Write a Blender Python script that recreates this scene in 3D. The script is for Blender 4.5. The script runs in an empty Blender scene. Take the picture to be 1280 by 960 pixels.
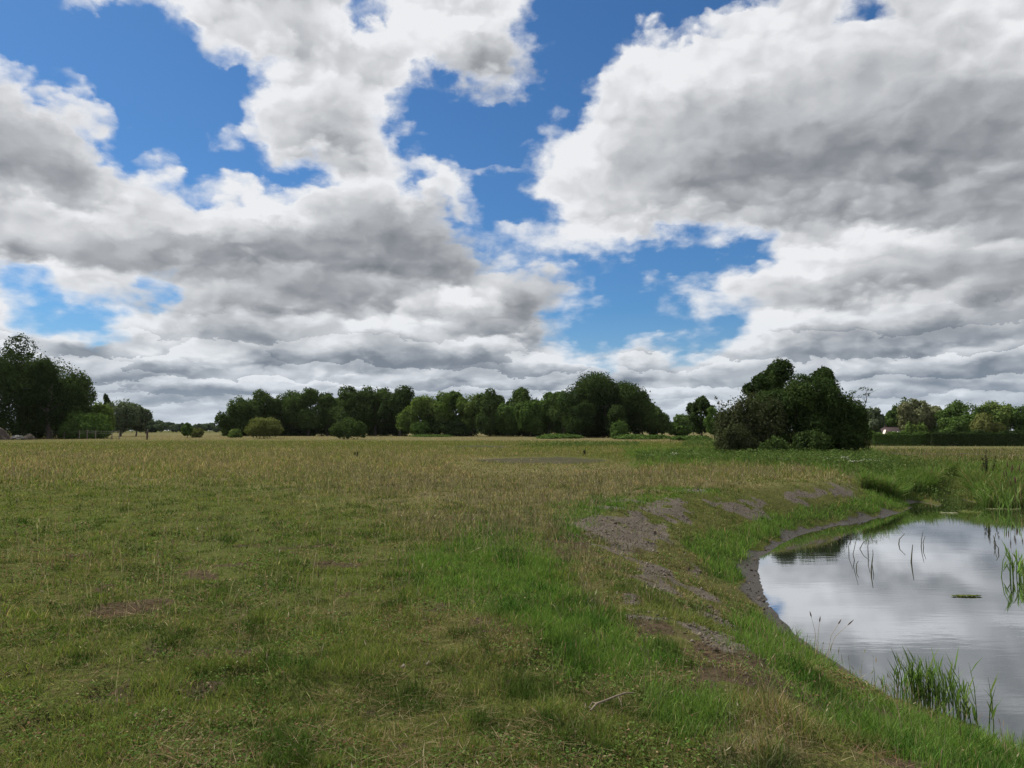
import bpy, math, random
import numpy as np
from mathutils import Vector, Matrix

SC = bpy.context.scene
COL = SC.collection
rng = np.random.default_rng(11)

# ------------------------------------------------------------------ camera
CAM_H = 1.65
FPX = 925.0                       # focal length in pixels of a 1280 px wide frame
PITCH = math.atan((538 - 480) / FPX)
cam_d = bpy.data.cameras.new('camera')
cam = bpy.data.objects.new('camera', cam_d)
COL.objects.link(cam)
cam.location = (0, 0, CAM_H)
cam.rotation_euler = (math.pi / 2 + PITCH, 0, 0)
cam_d.sensor_width = 36.0
cam_d.lens = FPX / 1280 * 36.0
cam_d.clip_start = 0.05
cam_d.clip_end = 20000
SC.camera = cam

CP, SP = math.cos(PITCH), math.sin(PITCH)

def ray(px, py):
    x = (px - 640) / FPX
    y = (480 - py) / FPX
    return np.array([x, CP - y * SP, SP + y * CP])

def on_level(px, py, z=0.0):
    d = ray(px, py)
    t = (z - CAM_H) / d[2]
    return d[0] * t, d[1] * t

def at_dist(px, dist):
    """x of a thing seen in column px at depth dist"""
    return (px - 640) / FPX * dist

def h_at(py, dist):
    """height above datum of something seen in row py at depth dist"""
    return CAM_H + (538 - py) / FPX * dist

# ------------------------------------------------------------------ node helpers
class NT:
    def __init__(self, tree):
        self.t = tree
        self.n = tree.nodes
        self.l = tree.links
    def new(self, kind, **kw):
        nd = self.n.new(kind)
        for k, v in kw.items():
            setattr(nd, k, v)
        return nd
    def put(self, sock, v):
        if isinstance(v, bpy.types.NodeSocket):
            self.l.new(v, sock)
        elif v is not None:
            sock.default_value = v
    def m(self, op, a, b=None, c=None, clamp=False):
        nd = self.new('ShaderNodeMath', operation=op, use_clamp=clamp)
        self.put(nd.inputs[0], a)
        if b is not None: self.put(nd.inputs[1], b)
        if c is not None: self.put(nd.inputs[2], c)
        return nd.outputs[0]
    def vm(self, op, a, b=None, c=None):
        nd = self.new('ShaderNodeVectorMath', operation=op)
        self.put(nd.inputs[0], a)
        if b is not None: self.put(nd.inputs[1], b)
        if c is not None: self.put(nd.inputs[2], c)
        return nd.outputs[0]
    def scale(self, a, s):
        nd = self.new('ShaderNodeVectorMath', operation='SCALE')
        self.put(nd.inputs[0], a)
        self.put(nd.inputs['Scale'], s)
        return nd.outputs[0]
    def xyz(self, v):
        nd = self.new('ShaderNodeSeparateXYZ')
        self.put(nd.inputs[0], v)
        return nd.outputs
    def comb(self, x=0.0, y=0.0, z=0.0):
        nd = self.new('ShaderNodeCombineXYZ')
        self.put(nd.inputs[0], x); self.put(nd.inputs[1], y); self.put(nd.inputs[2], z)
        return nd.outputs[0]
    def noise(self, vec, scale=1.0, detail=4.0, rough=0.55, dist=0.0, color=False, dims='3D', ntype='FBM', lac=2.0):
        nd = self.new('ShaderNodeTexNoise', noise_dimensions=dims, noise_type=ntype)
        if vec is not None: self.put(nd.inputs['Vector'], vec)
        self.put(nd.inputs['Scale'], scale)
        self.put(nd.inputs['Detail'], detail)
        self.put(nd.inputs['Roughness'], rough)
        self.put(nd.inputs['Distortion'], dist)
        self.put(nd.inputs['Lacunarity'], lac)
        return nd.outputs['Color' if color else 'Fac']
    def mr(self, v, a, b, c=0.0, d=1.0, kind='LINEAR', clamp=True):
        nd = self.new('ShaderNodeMapRange', interpolation_type=kind)
        if kind == 'LINEAR': nd.clamp = clamp
        self.put(nd.inputs['Value'], v)
        self.put(nd.inputs['From Min'], a); self.put(nd.inputs['From Max'], b)
        self.put(nd.inputs['To Min'], c); self.put(nd.inputs['To Max'], d)
        return nd.outputs['Result']
    def mix(self, f, a, b, blend='MIX'):
        nd = self.new('ShaderNodeMix', data_type='RGBA', blend_type=blend)
        self.put(nd.inputs[0], f)
        for s, v in ((nd.inputs[6], a), (nd.inputs[7], b)):
            if isinstance(v, (tuple, list)) and len(v) == 3: v = (*v, 1.0)
            self.put(s, v)
        return nd.outputs[2]

# ------------------------------------------------------------------ small numpy helpers
def poly_sd(P, poly):
    """signed distance of points P (n,2) to a polygon, negative inside"""
    poly = np.asarray(poly, float)
    A = poly; B = np.roll(poly, -1, 0)
    d2 = np.full(len(P), 1e30)
    inside = np.zeros(len(P), bool)
    for a, b in zip(A, B):
        ab = b - a
        t = np.clip(((P - a) @ ab) / (ab @ ab + 1e-12), 0, 1)
        q = P - (a + t[:, None] * ab)
        d2 = np.minimum(d2, (q * q).sum(1))
        cond = ((a[1] > P[:, 1]) != (b[1] > P[:, 1]))
        xi = a[0] + (P[:, 1] - a[1]) / (b[1] - a[1] + 1e-12) * ab[0]
        inside ^= cond & (P[:, 0] < xi)
    d = np.sqrt(d2)
    return np.where(inside, -d, d)

def line_dist(P, pts):
    pts = np.asarray(pts, float)
    d2 = np.full(len(P), 1e30)
    for a, b in zip(pts[:-1], pts[1:]):
        ab = b - a
        t = np.clip(((P - a) @ ab) / (ab @ ab + 1e-12), 0, 1)
        q = P - (a + t[:, None] * ab)
        d2 = np.minimum(d2, (q * q).sum(1))
    return np.sqrt(d2)

def sstep(a, b, x):
    t = np.clip((x - a) / (b - a), 0, 1)
    return t * t * (3 - 2 * t)

def _hash2(ix, iy, seed):
    h = (ix.astype(np.int64) * 374761393 + iy.astype(np.int64) * 668265263 + seed * 1442695041) & 0xFFFFFFFF
    h = ((h ^ (h >> 13)) * 1274126177) & 0xFFFFFFFF
    h = (h ^ (h >> 16)) & 0xFFFFFFFF
    return h / 4294967295.0

def vnoise(x, y, seed=0):
    ix = np.floor(x); iy = np.floor(y)
    fx = x - ix; fy = y - iy
    fx = fx * fx * fx * (fx * (fx * 6 - 15) + 10); fy = fy * fy * fy * (fy * (fy * 6 - 15) + 10)
    ix = ix.astype(np.int64); iy = iy.astype(np.int64)
    a = _hash2(ix, iy, seed); b = _hash2(ix + 1, iy, seed)
    c = _hash2(ix, iy + 1, seed); d = _hash2(ix + 1, iy + 1, seed)
    return (a * (1 - fx) + b * fx) * (1 - fy) + (c * (1 - fx) + d * fx) * fy

def fbm(x, y, scale=1.0, octv=4, seed=0, rough=0.5):
    """0..1, size of the largest features = scale"""
    s = 0.0; amp = 1.0; tot = 0.0
    xx = np.asarray(x, float) / scale; yy = np.asarray(y, float) / scale
    for o in range(octv):
        c, si = math.cos(o * 1.3), math.sin(o * 1.3)
        s = s + amp * vnoise(xx * c - yy * si + 17.3 * o, xx * si + yy * c - 9.1 * o, seed + o)
        tot += amp; amp *= rough; xx = xx * 2.03; yy = yy * 2.03
    return s / tot

def tag(o, label=None, cat=None, group=None, kind=None):
    if label: o['label'] = label
    if cat: o['category'] = cat
    if group: o['group'] = group
    if kind: o['kind'] = kind
    return o

def link(o, parent=None):
    COL.objects.link(o)
    if parent is not None: o.parent = parent
    return o

def mesh_np(name, V, F, mat, parent=None, colors=None, smooth=False, loc=None, link_it=True):
    """V (n,3); F list of (k,m) int arrays (tris / quads); colors: dict name -> (n,4) point colours"""
    me = bpy.data.meshes.new(name)
    V = np.asarray(V, np.float32)
    if not isinstance(F, list): F = [F]
    F = [np.asarray(f, np.int32) for f in F if len(f)]
    nl = sum(f.size for f in F); nf = sum(len(f) for f in F)
    me.vertices.add(len(V)); me.loops.add(nl); me.polygons.add(nf)
    me.vertices.foreach_set('co', V.ravel())
    me.loops.foreach_set('vertex_index', np.concatenate([f.ravel() for f in F]))
    starts = []; tot = 0
    for f in F:
        starts.append(tot + np.arange(len(f)) * f.shape[1]); tot += f.size
    me.polygons.foreach_set('loop_start', np.concatenate(starts).astype(np.int32))
    if smooth:
        me.polygons.foreach_set('use_smooth', np.ones(nf, bool))
    if colors:
        for k, c in colors.items():
            at = me.attributes.new(k, 'FLOAT_COLOR', 'POINT')
            at.data.foreach_set('color', np.asarray(c, np.float32).ravel())
    me.update(calc_edges=True)
    if mat is not None: me.materials.append(mat)
    o = bpy.data.objects.new(name, me)
    if loc is not None: o.location = loc
    if link_it: link(o, parent)
    return o

def empty(name, loc=(0, 0, 0)):
    o = bpy.data.objects.new(name, None)
    o.empty_display_size = 0.3
    o.location = loc
    return link(o)
# ------------------------------------------------------------------ sky: Nishita sky with procedural cumulus, by direction
SUN_EL, SUN_AZ = math.radians(52), math.radians(-56)     # azimuth measured from +Y towards +X

def px_azel(px, py):
    d = ray(px, py)
    return math.atan2(d[0], d[1]), math.atan2(d[2], math.hypot(d[0], d[1]))

BLUE = [
 # upper left opening
 [(-260,-60),(60,-60),(78,2),(98,25),(108,30),(116,22),(130,36),(140,18),(175,12),(205,17),(214,20),(212,35),(228,44),(245,48),(258,54),(268,74),
  (290,70),(312,76),(328,82),(326,112),(318,142),(302,152),(288,168),(274,182),(272,192),(296,196),(322,182),(345,190),(365,205),(382,214),(415,226),
  (362,229),(345,225),(320,222),(298,222),(275,228),(262,238),(238,231),(220,213),(195,206),(170,191),(158,190),(150,181),(150,163),(135,159),(124,146),
  (110,141),(90,128),(75,129),(62,128),(54,116),(42,101),(20,99),(0,92),(-60,80),(-260,60)],
 # middle opening between the left and the right cloud
 [(502,122),(545,116),(580,117),(605,130),(640,144),(652,138),(662,124),(670,90),(681,70),(674,45),(668,25),(676,0),(676,-60),(960,-60),(932,0),(925,9),
  (915,14),(900,22),(880,35),(860,41),(845,39),(828,31),(820,28),(800,39),(788,46),(775,51),(765,57),(752,70),(744,85),(740,97),(730,106),(726,125),
  (720,139),(711,149),(699,153),(690,152),(682,165),(675,181),(682,200),(657,208),(640,206),(618,203),(596,208),(570,199),(548,184),(530,198),(513,180),(499,166)],
 [(606,224),(632,216),(652,226),(668,252),(686,270),(655,282),(632,286),(612,280),(600,262),(596,240)],
 [(512,214),(530,212),(545,222),(540,240),(526,244),(514,232)],
 # lower right opening
 [(600,312),(640,309),(660,312),(690,319),(720,323),(750,326),(765,323),(790,319),(810,316),(830,312),(858,306),(870,301),(890,306),(910,312),(940,308),
  (958,308),(962,318),(954,330),(940,340),(915,349),(880,342),(862,343),(845,346),(820,351),(802,346),(796,358),(815,363),
  (836,363),(836,375),(824,390),(842,389),(868,379),(870,391),(868,406),(885,409),(910,404),(938,402),(920,411),(905,421),(895,436),(870,441),(850,431),
  (835,423),(800,423),(780,426),(760,433),(738,440),(720,437),(713,425),(690,416),(685,406),(696,396),(720,393),(745,391),(758,385),(745,378),(724,375),
  (733,364),(732,350),(715,338),(698,335),(670,331),(640,326),(618,318)],
 [(560,284),(580,282),(602,295),(600,304),(578,307),(565,298)],
 # lower left opening
 [(0,352),(40,349),(50,364),(62,385),(100,387),(142,393),(140,401),(124,416),(110,411),(85,410),(60,416),(14,407),(44,392),(46,376),(28,362)],
 [(186,354),(206,350),(207,362),(195,366)],
 [(1040,-60),(1108,-60),(1092,3),(1072,6)],
 [(455,0),(480,2),(476,18),(455,26),(446,14)],
]
WISPS = [(48,30,10,6),(70,56,7,12),(12,78,8,4),(152,76,8,8),(176,88,6,8),(242,199,12,6),(175,176,6,4),(612,166,26,6),(556,196,16,10),(285,196,16,14),(742,8,40,10),(748,62,12,12)]
# (cx, cy, rx, ry, tilt, darkness)
GREY = [
 (35,215,90,42,5,.55),(110,235,70,30,20,.35),(60,195,60,30,0,.25),(-60,200,120,70,0,.5),
 (90,318,110,24,8,.6),(250,322,150,24,3,.72),(370,325,120,28,0,.75),(450,330,120,34,0,.6),(535,318,90,40,8,.85),(470,290,90,30,10,.35),(560,350,50,18,0,.35),(20,320,26,14,0,.5),
 (425,172,44,26,8,.75),(390,150,60,30,0,.2),(620,82,52,38,0,.75),(655,95,40,30,0,.35),(375,45,70,30,10,.35),(470,90,50,20,15,.2),(340,25,40,24,0,.2),
 (400,380,110,24,0,.85),(330,390,70,16,0,.5),(230,372,55,14,0,.5),(110,362,60,12,0,.3),(180,376,36,12,0,.3),
 (345,438,80,15,3,.75),(270,420,60,14,0,.6),(190,410,30,14,0,.2),(110,436,40,20,0,.65),(225,455,70,12,0,.6),(500,432,44,9,0,.6),(560,455,90,14,0,.7),(450,452,50,10,0,.5),
 (620,412,80,14,0,.8),(665,378,50,22,0,.8),(660,405,40,20,0,.7),(600,390,60,14,0,.35),(700,352,30,16,0,.3),(640,350,40,16,0,.3),(620,475,100,9,0,.65),(780,465,60,14,0,.45),(850,455,60,8,0,.4),
 (170,473,90,8,0,.6),(350,472,50,7,0,.5),(250,495,90,9,0,.5),(120,490,60,7,0,.4),(560,500,120,8,0,.4),(40,450,40,10,0,.3),
 (1020,190,190,60,4,.6),(1160,150,170,50,0,.5),(940,220,150,46,-4,.52),(1090,215,180,46,-6,.75),(1250,190,120,60,0,.55),(880,240,90,34,-8,.35),(1180,270,150,34,-4,.45),
 (860,140,80,40,0,.15),(1080,90,100,40,0,.18),(1180,45,70,34,0,.25),(800,255,80,24,0,.2),(1250,290,120,20,0,.6),(1000,270,90,18,-10,.25),
 (1060,362,70,18,-8,.62),(1180,345,110,18,0,.5),(1260,365,90,20,0,.72),(1150,345,60,20,0,.3),(1180,415,170,20,-2,.9),(1060,425,70,10,0,.5),(960,385,50,10,0,.3),
 (1090,450,110,9,0,.65),(1230,452,90,10,0,.6),(1040,400,40,10,0,.2),(1180,478,160,8,0,.55),(1000,462,60,9,0,.45),(900,440,26,8,0,.15),(1220,500,120,7,0,.4),(1090,497,60,6,0,.35),
 (1400,300,150,200,0,.5),(-150,330,120,60,0,.5),(300,-60,200,50,0,.4),(1100,-80,300,60,0,.4),
]
LIGHT = [(340,262,50,22,0,.3),(70,280,70,14,8,.35),(60,345,60,10,0,.3),(590,374,34,9,0,.5),(640,345,24,14,0,.25),(730,378,20,8,0,.3),(330,350,60,6,0,.25),(490,400,16,10,0,.45),
 (540,412,40,8,0,.3),(395,405,50,7,0,.3),(455,412,22,8,0,.3),(95,412,24,10,0,.35),(230,428,40,10,0,.3),(560,30,60,26,0,.3),(480,60,30,14,0,.3),(350,120,50,26,0,.2),
 (820,95,60,34,0,.25),(720,200,36,30,0,.25),(720,280,40,20,0,.2),(930,90,50,22,0,.15),(985,55,30,16,0,.2),(1090,15,24,12,0,.25),(1250,20,40,14,0,.25),(1190,305,110,7,-3,.5),(1066,290,16,10,0,.3),
 (1010,335,40,16,-20,.3),(1090,372,50,8,-8,.3),(985,408,40,8,0,.35),(1240,440,70,4,0,.45),(1130,465,90,3,0,.45),(880,378,40,8,0,.2),(935,440,30,10,0,.25),(720,450,40,10,0,.25),(640,460,30,6,0,.2),
 (820,462,20,14,0,.2),(560,440,50,6,0,.3),(390,455,30,5,0,.3),(480,475,50,5,0,.35),(300,465,50,5,0,.3),(330,487,60,4,0,.3),(640,490,60,4,0,.3),(180,440,40,10,0,.25),(1060,482,40,3,0,.3)]

def ell(P, e):
    cx, cy, rx, ry, rot, a = e
    c, s = math.cos(math.radians(rot)), math.sin(math.radians(rot))
    dx = P[:, 0] - cx; dy = P[:, 1] - cy
    X = dx * c + dy * s; Y = -dx * s + dy * c
    return a * np.exp(-0.9 * ((X / rx) ** 2 + (Y / ry) ** 2) ** 1.15)

AZ0, AZ1, EL1, NROW, NCOL, GAM = math.radians(-46), math.radians(46), math.radians(37), 29, 63, 1.4
_az = np.linspace(AZ0, AZ1, NCOL)
_el = EL1 * (np.arange(NROW) / (NROW - 1)) ** GAM
AZ, EL = np.meshgrid(_az, _el)
_d = np.stack([np.sin(AZ) * np.cos(EL), np.cos(AZ) * np.cos(EL), np.sin(EL)], -1)
_cz = _d[..., 1] * CP + _d[..., 2] * SP
_cy = -_d[..., 1] * SP + _d[..., 2] * CP
SKYPX = np.stack([640 + FPX * _d[..., 0] / _cz, 480 - FPX * _cy / _cz], -1).reshape(-1, 2)
sd = np.full(len(SKYPX), 1e9)
for pl in BLUE:
    sd = np.minimum(sd, poly_sd(SKYPX, pl))
cov = np.clip(0.5 + sd / 110.0, 0, 1)
for (cx, cy, rx, ry) in WISPS:
    cov = np.maximum(cov, 0.56 * np.exp(-(((SKYPX[:, 0] - cx) / (rx + 8)) ** 2 + ((SKYPX[:, 1] - cy) / (ry + 6)) ** 2)))
hz = sstep(380, 520, SKYPX[:, 1])
shade = 0.80 - 0.24 * hz
dark = np.zeros(len(SKYPX)); 
for e in GREY: dark = 1 - (1 - dark) * (1 - np.clip(ell(SKYPX, e), 0, 1))
shade = shade - 0.62 * dark
for e in LIGHT: shade = shade + 0.8 * ell(SKYPX, e)
shade = np.clip(shade, 0.05, 1.0)
COVG = cov.reshape(NROW, NCOL); SHG = shade.reshape(NROW, NCOL)

def ramp(T, vals_c, vals_s, fac):
    nd = T.new('ShaderNodeValToRGB')
    cr = nd.color_ramp
    cr.interpolation = 'EASE'
    n = len(vals_c)
    while len(cr.elements) < n: cr.elements.new(1.0)
    for i in range(n):
        cr.elements[i].position = i / (n - 1)
        cr.elements[i].color = (float(vals_c[i]), float(vals_s[i]), 0.0, 1.0)
    T.put(nd.inputs[0], fac)
    return nd.outputs[0]
half = (NCOL - 1) // 2                    # columns 0..half in ramp A, half..end in ramp B
SKYROWS = []
for k in range(NROW):                     # one node group per elevation row of the cloud cover
    g = bpy.data.node_groups.new('cloud_row', 'ShaderNodeTree')
    g.interface.new_socket('u', in_out='INPUT', socket_type='NodeSocketFloat')
    g.interface.new_socket('b', in_out='INPUT', socket_type='NodeSocketFloat')
    g.interface.new_socket('w', in_out='INPUT', socket_type='NodeSocketFloat')
    g.interface.new_socket('v', in_out='OUTPUT', socket_type='NodeSocketVector')
    G = NT(g)
    gi = G.new('NodeGroupInput'); go = G.new('NodeGroupOutput')
    a_ = ramp(G, COVG[k, :half + 1], SHG[k, :half + 1], gi.outputs[0])
    b_ = ramp(G, COVG[k, half:], SHG[k, half:], gi.outputs[0])
    mx = G.new('ShaderNodeMix', data_type='RGBA')
    G.put(mx.inputs[0], gi.outputs[1]); G.put(mx.inputs[6], a_); G.put(mx.inputs[7], b_)
    G.put(go.inputs[0], G.scale(mx.outputs[2], gi.outputs[2]))
    SKYROWS.append(g)

world = bpy.data.worlds.new('World')
SC.world = world
world.use_nodes = True
W = NT(world.node_tree)
W.n.clear()
geo = W.new('ShaderNodeTexCoord')
D = W.vm('NORMALIZE', geo.outputs['Generated'])
dx, dy, dz = W.xyz(D)
az = W.m('ARCTAN2', dx, dy)
el = W.m('ARCSINE', dz)
# pseudo position on a cloud deck: features shrink towards the horizon
elp = W.m('MAXIMUM', el, 0.0)
lev = W.m('LOGARITHM', W.m('ADD', elp, 0.085), math.e)
q = W.comb(W.m('DIVIDE', az, W.m('ADD', W.m('MULTIPLY', elp, 0.75), 0.16)), W.m('MULTIPLY', lev, 2.3), 0.0)
qf = W.comb(W.m('MULTIPLY', az, 3.2), W.m('MULTIPLY', W.m('POWER', W.m('ADD', elp, 0.02), 0.75), 5.2), 1.7)
w1 = W.noise(qf, 2.6, 3, 0.5, color=True)
w2 = W.noise(qf, 9.0, 6, 0.62, color=True)
k_el = W.mr(elp, 0.0, 0.35, 0.3, 1.0)
wv = W.vm('ADD', W.scale(W.vm('SUBTRACT', w1, (.5, .5, .5)), 0.085), W.scale(W.vm('SUBTRACT', w2, (.5, .5, .5)), 0.036))
wv = W.scale(wv, k_el)
def cells(vec, scale, det):
    nd = W.new('ShaderNodeTexVoronoi', feature='SMOOTH_F1', voronoi_dimensions='2D')
    nd.normalize = True
    W.put(nd.inputs['Vector'], vec)
    for k_, v_ in (('Scale', scale), ('Detail', det), ('Roughness', 0.5), ('Lacunarity', 2.3), ('Smoothness', 0.5)):
        nd.inputs[k_].default_value = v_
    return nd.outputs['Distance']
qw = W.vm('ADD', qf, W.scale(W.vm('SUBTRACT', w2, (.5, .5, .5)), 0.10))
qw = W.vm('ADD', qw, W.scale(W.vm('SUBTRACT', w1, (.5, .5, .5)), 0.22))
pf = cells(qw, 4.2, 2.0)
pf_up = cells(W.vm('ADD', qw, (-0.03, 0.075, 0.0)), 4.2, 1.0)
wx, wy, wz = W.xyz(wv)
bulge = W.m('MULTIPLY', W.m('SUBTRACT', pf, 0.33), W.m('MULTIPLY', W.mr(elp, 0.0, 0.35, 0.42, 1.0), 0.075))
wy = W.m('ADD', wy, bulge)
U = W.mr(W.m('ADD', az, wx), AZ0, AZ1, 0.0, 1.0)
elw = W.m('MAXIMUM', W.m('ADD', el, wy), 0.0)
Vv = W.m('MULTIPLY', W.m('POWER', W.m('MINIMUM', W.m('DIVIDE', elw, EL1), 1.0), 1 / GAM), NROW - 1.0)
UA = W.m('MULTIPLY', U, 2.0, clamp=True)
UB = W.m('MULTIPLY_ADD', U, 2.0, -1.0, clamp=True)
useB = W.m('GREATER_THAN', U, 0.5)
uu = W.m('ADD', W.m('MULTIPLY', UA, W.m('SUBTRACT', 1.0, useB)), W.m('MULTIPLY', UB, useB))
mp = None
for k in range(NROW):
    wgt = W.mr(W.m('ABSOLUTE', W.m('SUBTRACT', Vv, float(k))), 0.0, 1.0, 1.0, 0.0, 'SMOOTHSTEP')
    gr = W.new('ShaderNodeGroup')
    gr.node_tree = SKYROWS[k]
    W.put(gr.inputs[0], uu); W.put(gr.inputs[1], useB); W.put(gr.inputs[2], wgt)
    mp = gr.outputs[0] if mp is None else W.vm('ADD', mp, gr.outputs[0])
mcov, mshd, _ = W.xyz(mp)
# fine structure: cauliflower puffs (fractal cells) on top of soft fractal noise
fine = W.m('SUBTRACT', W.noise(qf, 6.0, 7, 0.56, 0.1), 0.5)
relief = W.m('SUBTRACT', pf_up, pf)                  # > 0 where a puff faces up to the sun
puff_d = W.m('SUBTRACT', 0.33, pf)
c0 = W.m('ADD', mcov, W.m('ADD', W.m('MULTIPLY', fine, 0.50), W.m('MULTIPLY', puff_d, 0.22)))
cover = W.mr(c0, 0.45, 0.73, 0.0, 1.0, 'SMOOTHSTEP')
thick = W.mr(c0, 0.56, 0.86, 0.0, 1.0, 'SMOOTHSTEP')
streak = W.noise(W.comb(W.m('MULTIPLY', az, 7.0), W.m('MULTIPLY', el, 70.0), 4.0), 1.0, 5, 0.6)
lowk = W.mr(elp, 0.02, 0.16, 1.0, 0.0)
edge = W.m('MULTIPLY', W.m('SUBTRACT', 1.0, thick), 0.15)
sh = W.m('ADD', W.m('ADD', mshd, edge), W.m('MULTIPLY', relief, W.mr(elp, 0.03, 0.25, 0.8, 0.55)))
sh = W.m('ADD', sh, W.m('ADD', W.m('MULTIPLY', fine, 0.13), W.m('MULTIPLY', puff_d, 0.10)))
sh = W.m('ADD', sh, W.m('MULTIPLY', W.m('MULTIPLY', W.m('SUBTRACT', streak, 0.5), lowk), 0.22), clamp=True)
hi_c = W.mix(lowk, (8.5, 8.6, 8.8, 1), (7.2, 7.7, 8.3, 1))
lo_c = W.mix(lowk, (1.95, 2.12, 2.34, 1), (2.0, 2.5, 3.2, 1))
# rows of small flat-based cumulus low down: bright top, dark base in every cell
ql = W.comb(W.m('MULTIPLY', az, 8.5), W.m('MULTIPLY', W.m('LOGARITHM', W.m('ADD', elp, 0.05), math.e), 5.0), 0.0)
ql = W.vm('ADD', ql, W.scale(W.vm('SUBTRACT', w2, (.5, .5, .5)), 1.05))
ql = W.vm('ADD', ql, W.scale(W.vm('SUBTRACT', w1, (.5, .5, .5)), 0.9))
vl = W.new('ShaderNodeTexVoronoi', feature='F1', voronoi_dimensions='2D')
vl.inputs['Scale'].default_value = 1.0; vl.inputs['Randomness'].default_value = 0.9
W.put(vl.inputs['Vector'], ql)
lx_, ly_, lz_ = W.xyz(W.vm('SUBTRACT', ql, vl.outputs['Position']))
rowk = W.m('MULTIPLY', W.mr(elp, 0.012, 0.04, 0.0, 1.0), W.mr(elp, 0.09, 0.17, 1.0, 0.0))
cap = W.mr(ly_, -0.42, 0.45, -0.12, 0.15, 'SMOOTHSTEP')
sh = W.m('ADD', sh, W.m('MULTIPLY', cap, rowk))
sh = W.m('MULTIPLY_ADD', W.m('SUBTRACT', sh, W.mr(lowk, 0.0, 1.0, 0.5, 0.46)), W.mr(lowk, 0.0, 1.0, 1.22, 1.75), 0.53, clamp=True)
cl = W.mix(W.m('POWER', sh, 1.3), lo_c, hi_c)
cl = W.mix(W.mr(elp, 0.0, 0.06, 0.60, 0.0), cl, (5.3, 5.9, 6.7, 1))
sky = W.new('ShaderNodeTexSky', sky_type='NISHITA')
sky.sun_disc = False
sky.sun_elevation = SUN_EL
sky.sun_rotation = SUN_AZ
sky.air_density = 1.0; sky.dust_density = 0.4; sky.ozone_density = 2.2
skyc = W.mix(1.0, sky.outputs[0], (0.37, 0.665, 0.93), 'MULTIPLY')
skyc = W.mix(W.m('MULTIPLY', lowk, 0.35), skyc, (4.6, 5.6, 7.0, 1))
fin = W.mix(W.m('MULTIPLY', cover, 0.985), skyc, cl)
bg = W.new('ShaderNodeBackground')
W.put(bg.inputs['Color'], fin)
bg.inputs['Strength'].default_value = 0.0735
out = W.new('ShaderNodeOutputWorld')
W.l.new(bg.outputs[0], out.inputs['Surface'])
world.cycles.sampling_method = 'NONE'

sun_d = bpy.data.lights.new('sun', 'SUN')
sun_d.energy = 5.0
sun_d.angle = math.radians(1.2)
sun_d.color = (1.0, 0.95, 0.86)
sun = bpy.data.objects.new('sun', sun_d)
COL.objects.link(sun)
sdir = Vector((math.sin(SUN_AZ) * math.cos(SUN_EL), math.cos(SUN_AZ) * math.cos(SUN_EL), math.sin(SUN_EL)))
sun.rotation_euler = (-sdir).to_track_quat('-Z', 'Y').to_euler()
sun.location = sdir * 300

SC.view_settings.view_transform = 'Standard'
SC.view_settings.look = 'None'
SC.view_settings.gamma = 1
SC.view_settings.exposure = 0.45
SC.view_settings.use_curve_mapping = False
SC.cycles.max_bounces = 6
SC.cycles.diffuse_bounces = 3
SC.cycles.glossy_bounces = 3
SC.cycles.transmission_bounces = 3
SC.cycles.transparent_max_bounces = 6
SC.cycles.use_denoising = True
SC.cycles.denoising_prefilter = 'NONE'
SC.cycles.denoiser = 'OPENIMAGEDENOISE'
# ------------------------------------------------------------------ terrain
ZW = -1.0                                        # water level of the pond
_wpx = [(1290,948),(1240,912),(1180,892),(1115,872),(1050,832),(1000,800),(972,772),(956,742),(949,715),(952,697),(972,681),(1003,668),(1042,658),(1092,648),(1131,640),
        (1140,634),(1128,629),(1150,627.5),(1172,633),(1180,630),(1168,625.5),(1182,623.5),(1198,623.5),(1212,627),(1226,631),(1262,632),(1300,631)]
WATER = np.array([on_level(a, b, ZW) for a, b in _wpx] + [(24, 27.5), (29, 22), (30, 9), (18, 2.5), (7.5, 3.0)])
_cpx = [(1030,1010),(985,950),(905,875),(835,800),(760,745),(712,700),(706,668),(742,641),(800,626),(880,615),(960,607),(1020,602),(1045,593),(1090,584),(1190,581),(1290,581)]
CREST = np.array([on_level(a, b, 0.0) for a, b in _cpx] + [(30, 36), (38, 24), (38, 6), (24, -3), (8, -1.5), (2.4, 0.6)])

def project(x, y, z):
    yc = np.maximum(y * CP + (z - CAM_H) * SP, 0.4)
    zc = -y * SP + (z - CAM_H) * CP
    return 640 + FPX * x / yc, 480 - FPX * zc / yc

def base_z(x, y):
    P = np.stack([x, y], -1)
    z = np.zeros(len(P))
    near = (x > -2) & (x < 45) & (y > -6) & (y < 40)
    Q = P[near]
    dw = poly_sd(Q, WATER); dc = -poly_sd(Q, CREST)
    dw = dw + 0.16 * (fbm(Q[:, 0], Q[:, 1], 0.9, 3, 5) - 0.5) * (np.abs(dw) < 3)
    t = np.clip(dw / (np.maximum(dw, 0) + np.maximum(dc, 0) + 1e-6), 0, 1)
    prof = 1 - (1 - t) ** 1.35
    prof = 0.55 * t + 0.45 * sstep(0, 1, t) if False else 0.6 * prof + 0.4 * sstep(0.0, 1.0, t)
    zz = np.where(dc <= 0, 0.0, ZW + prof)
    zz = np.where(dw < 0, ZW + np.maximum(dw * 0.35, -0.8), zz)
    z[near] = zz
    ratio = x / np.maximum(y, 1.0)
    z = z - 1.3 * sstep(36, 120, y) * sstep(0.26, 0.46, ratio)
    z = z + 0.25 * (fbm(x, y, 45, 3, 3) - 0.5) * sstep(12, 60, np.hypot(x, y)) * (1 - sstep(120, 200, np.hypot(x, y)))
    # shallow muddy scrape in the middle of the meadow
    px, py = project(x, y, z)
    return z

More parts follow.
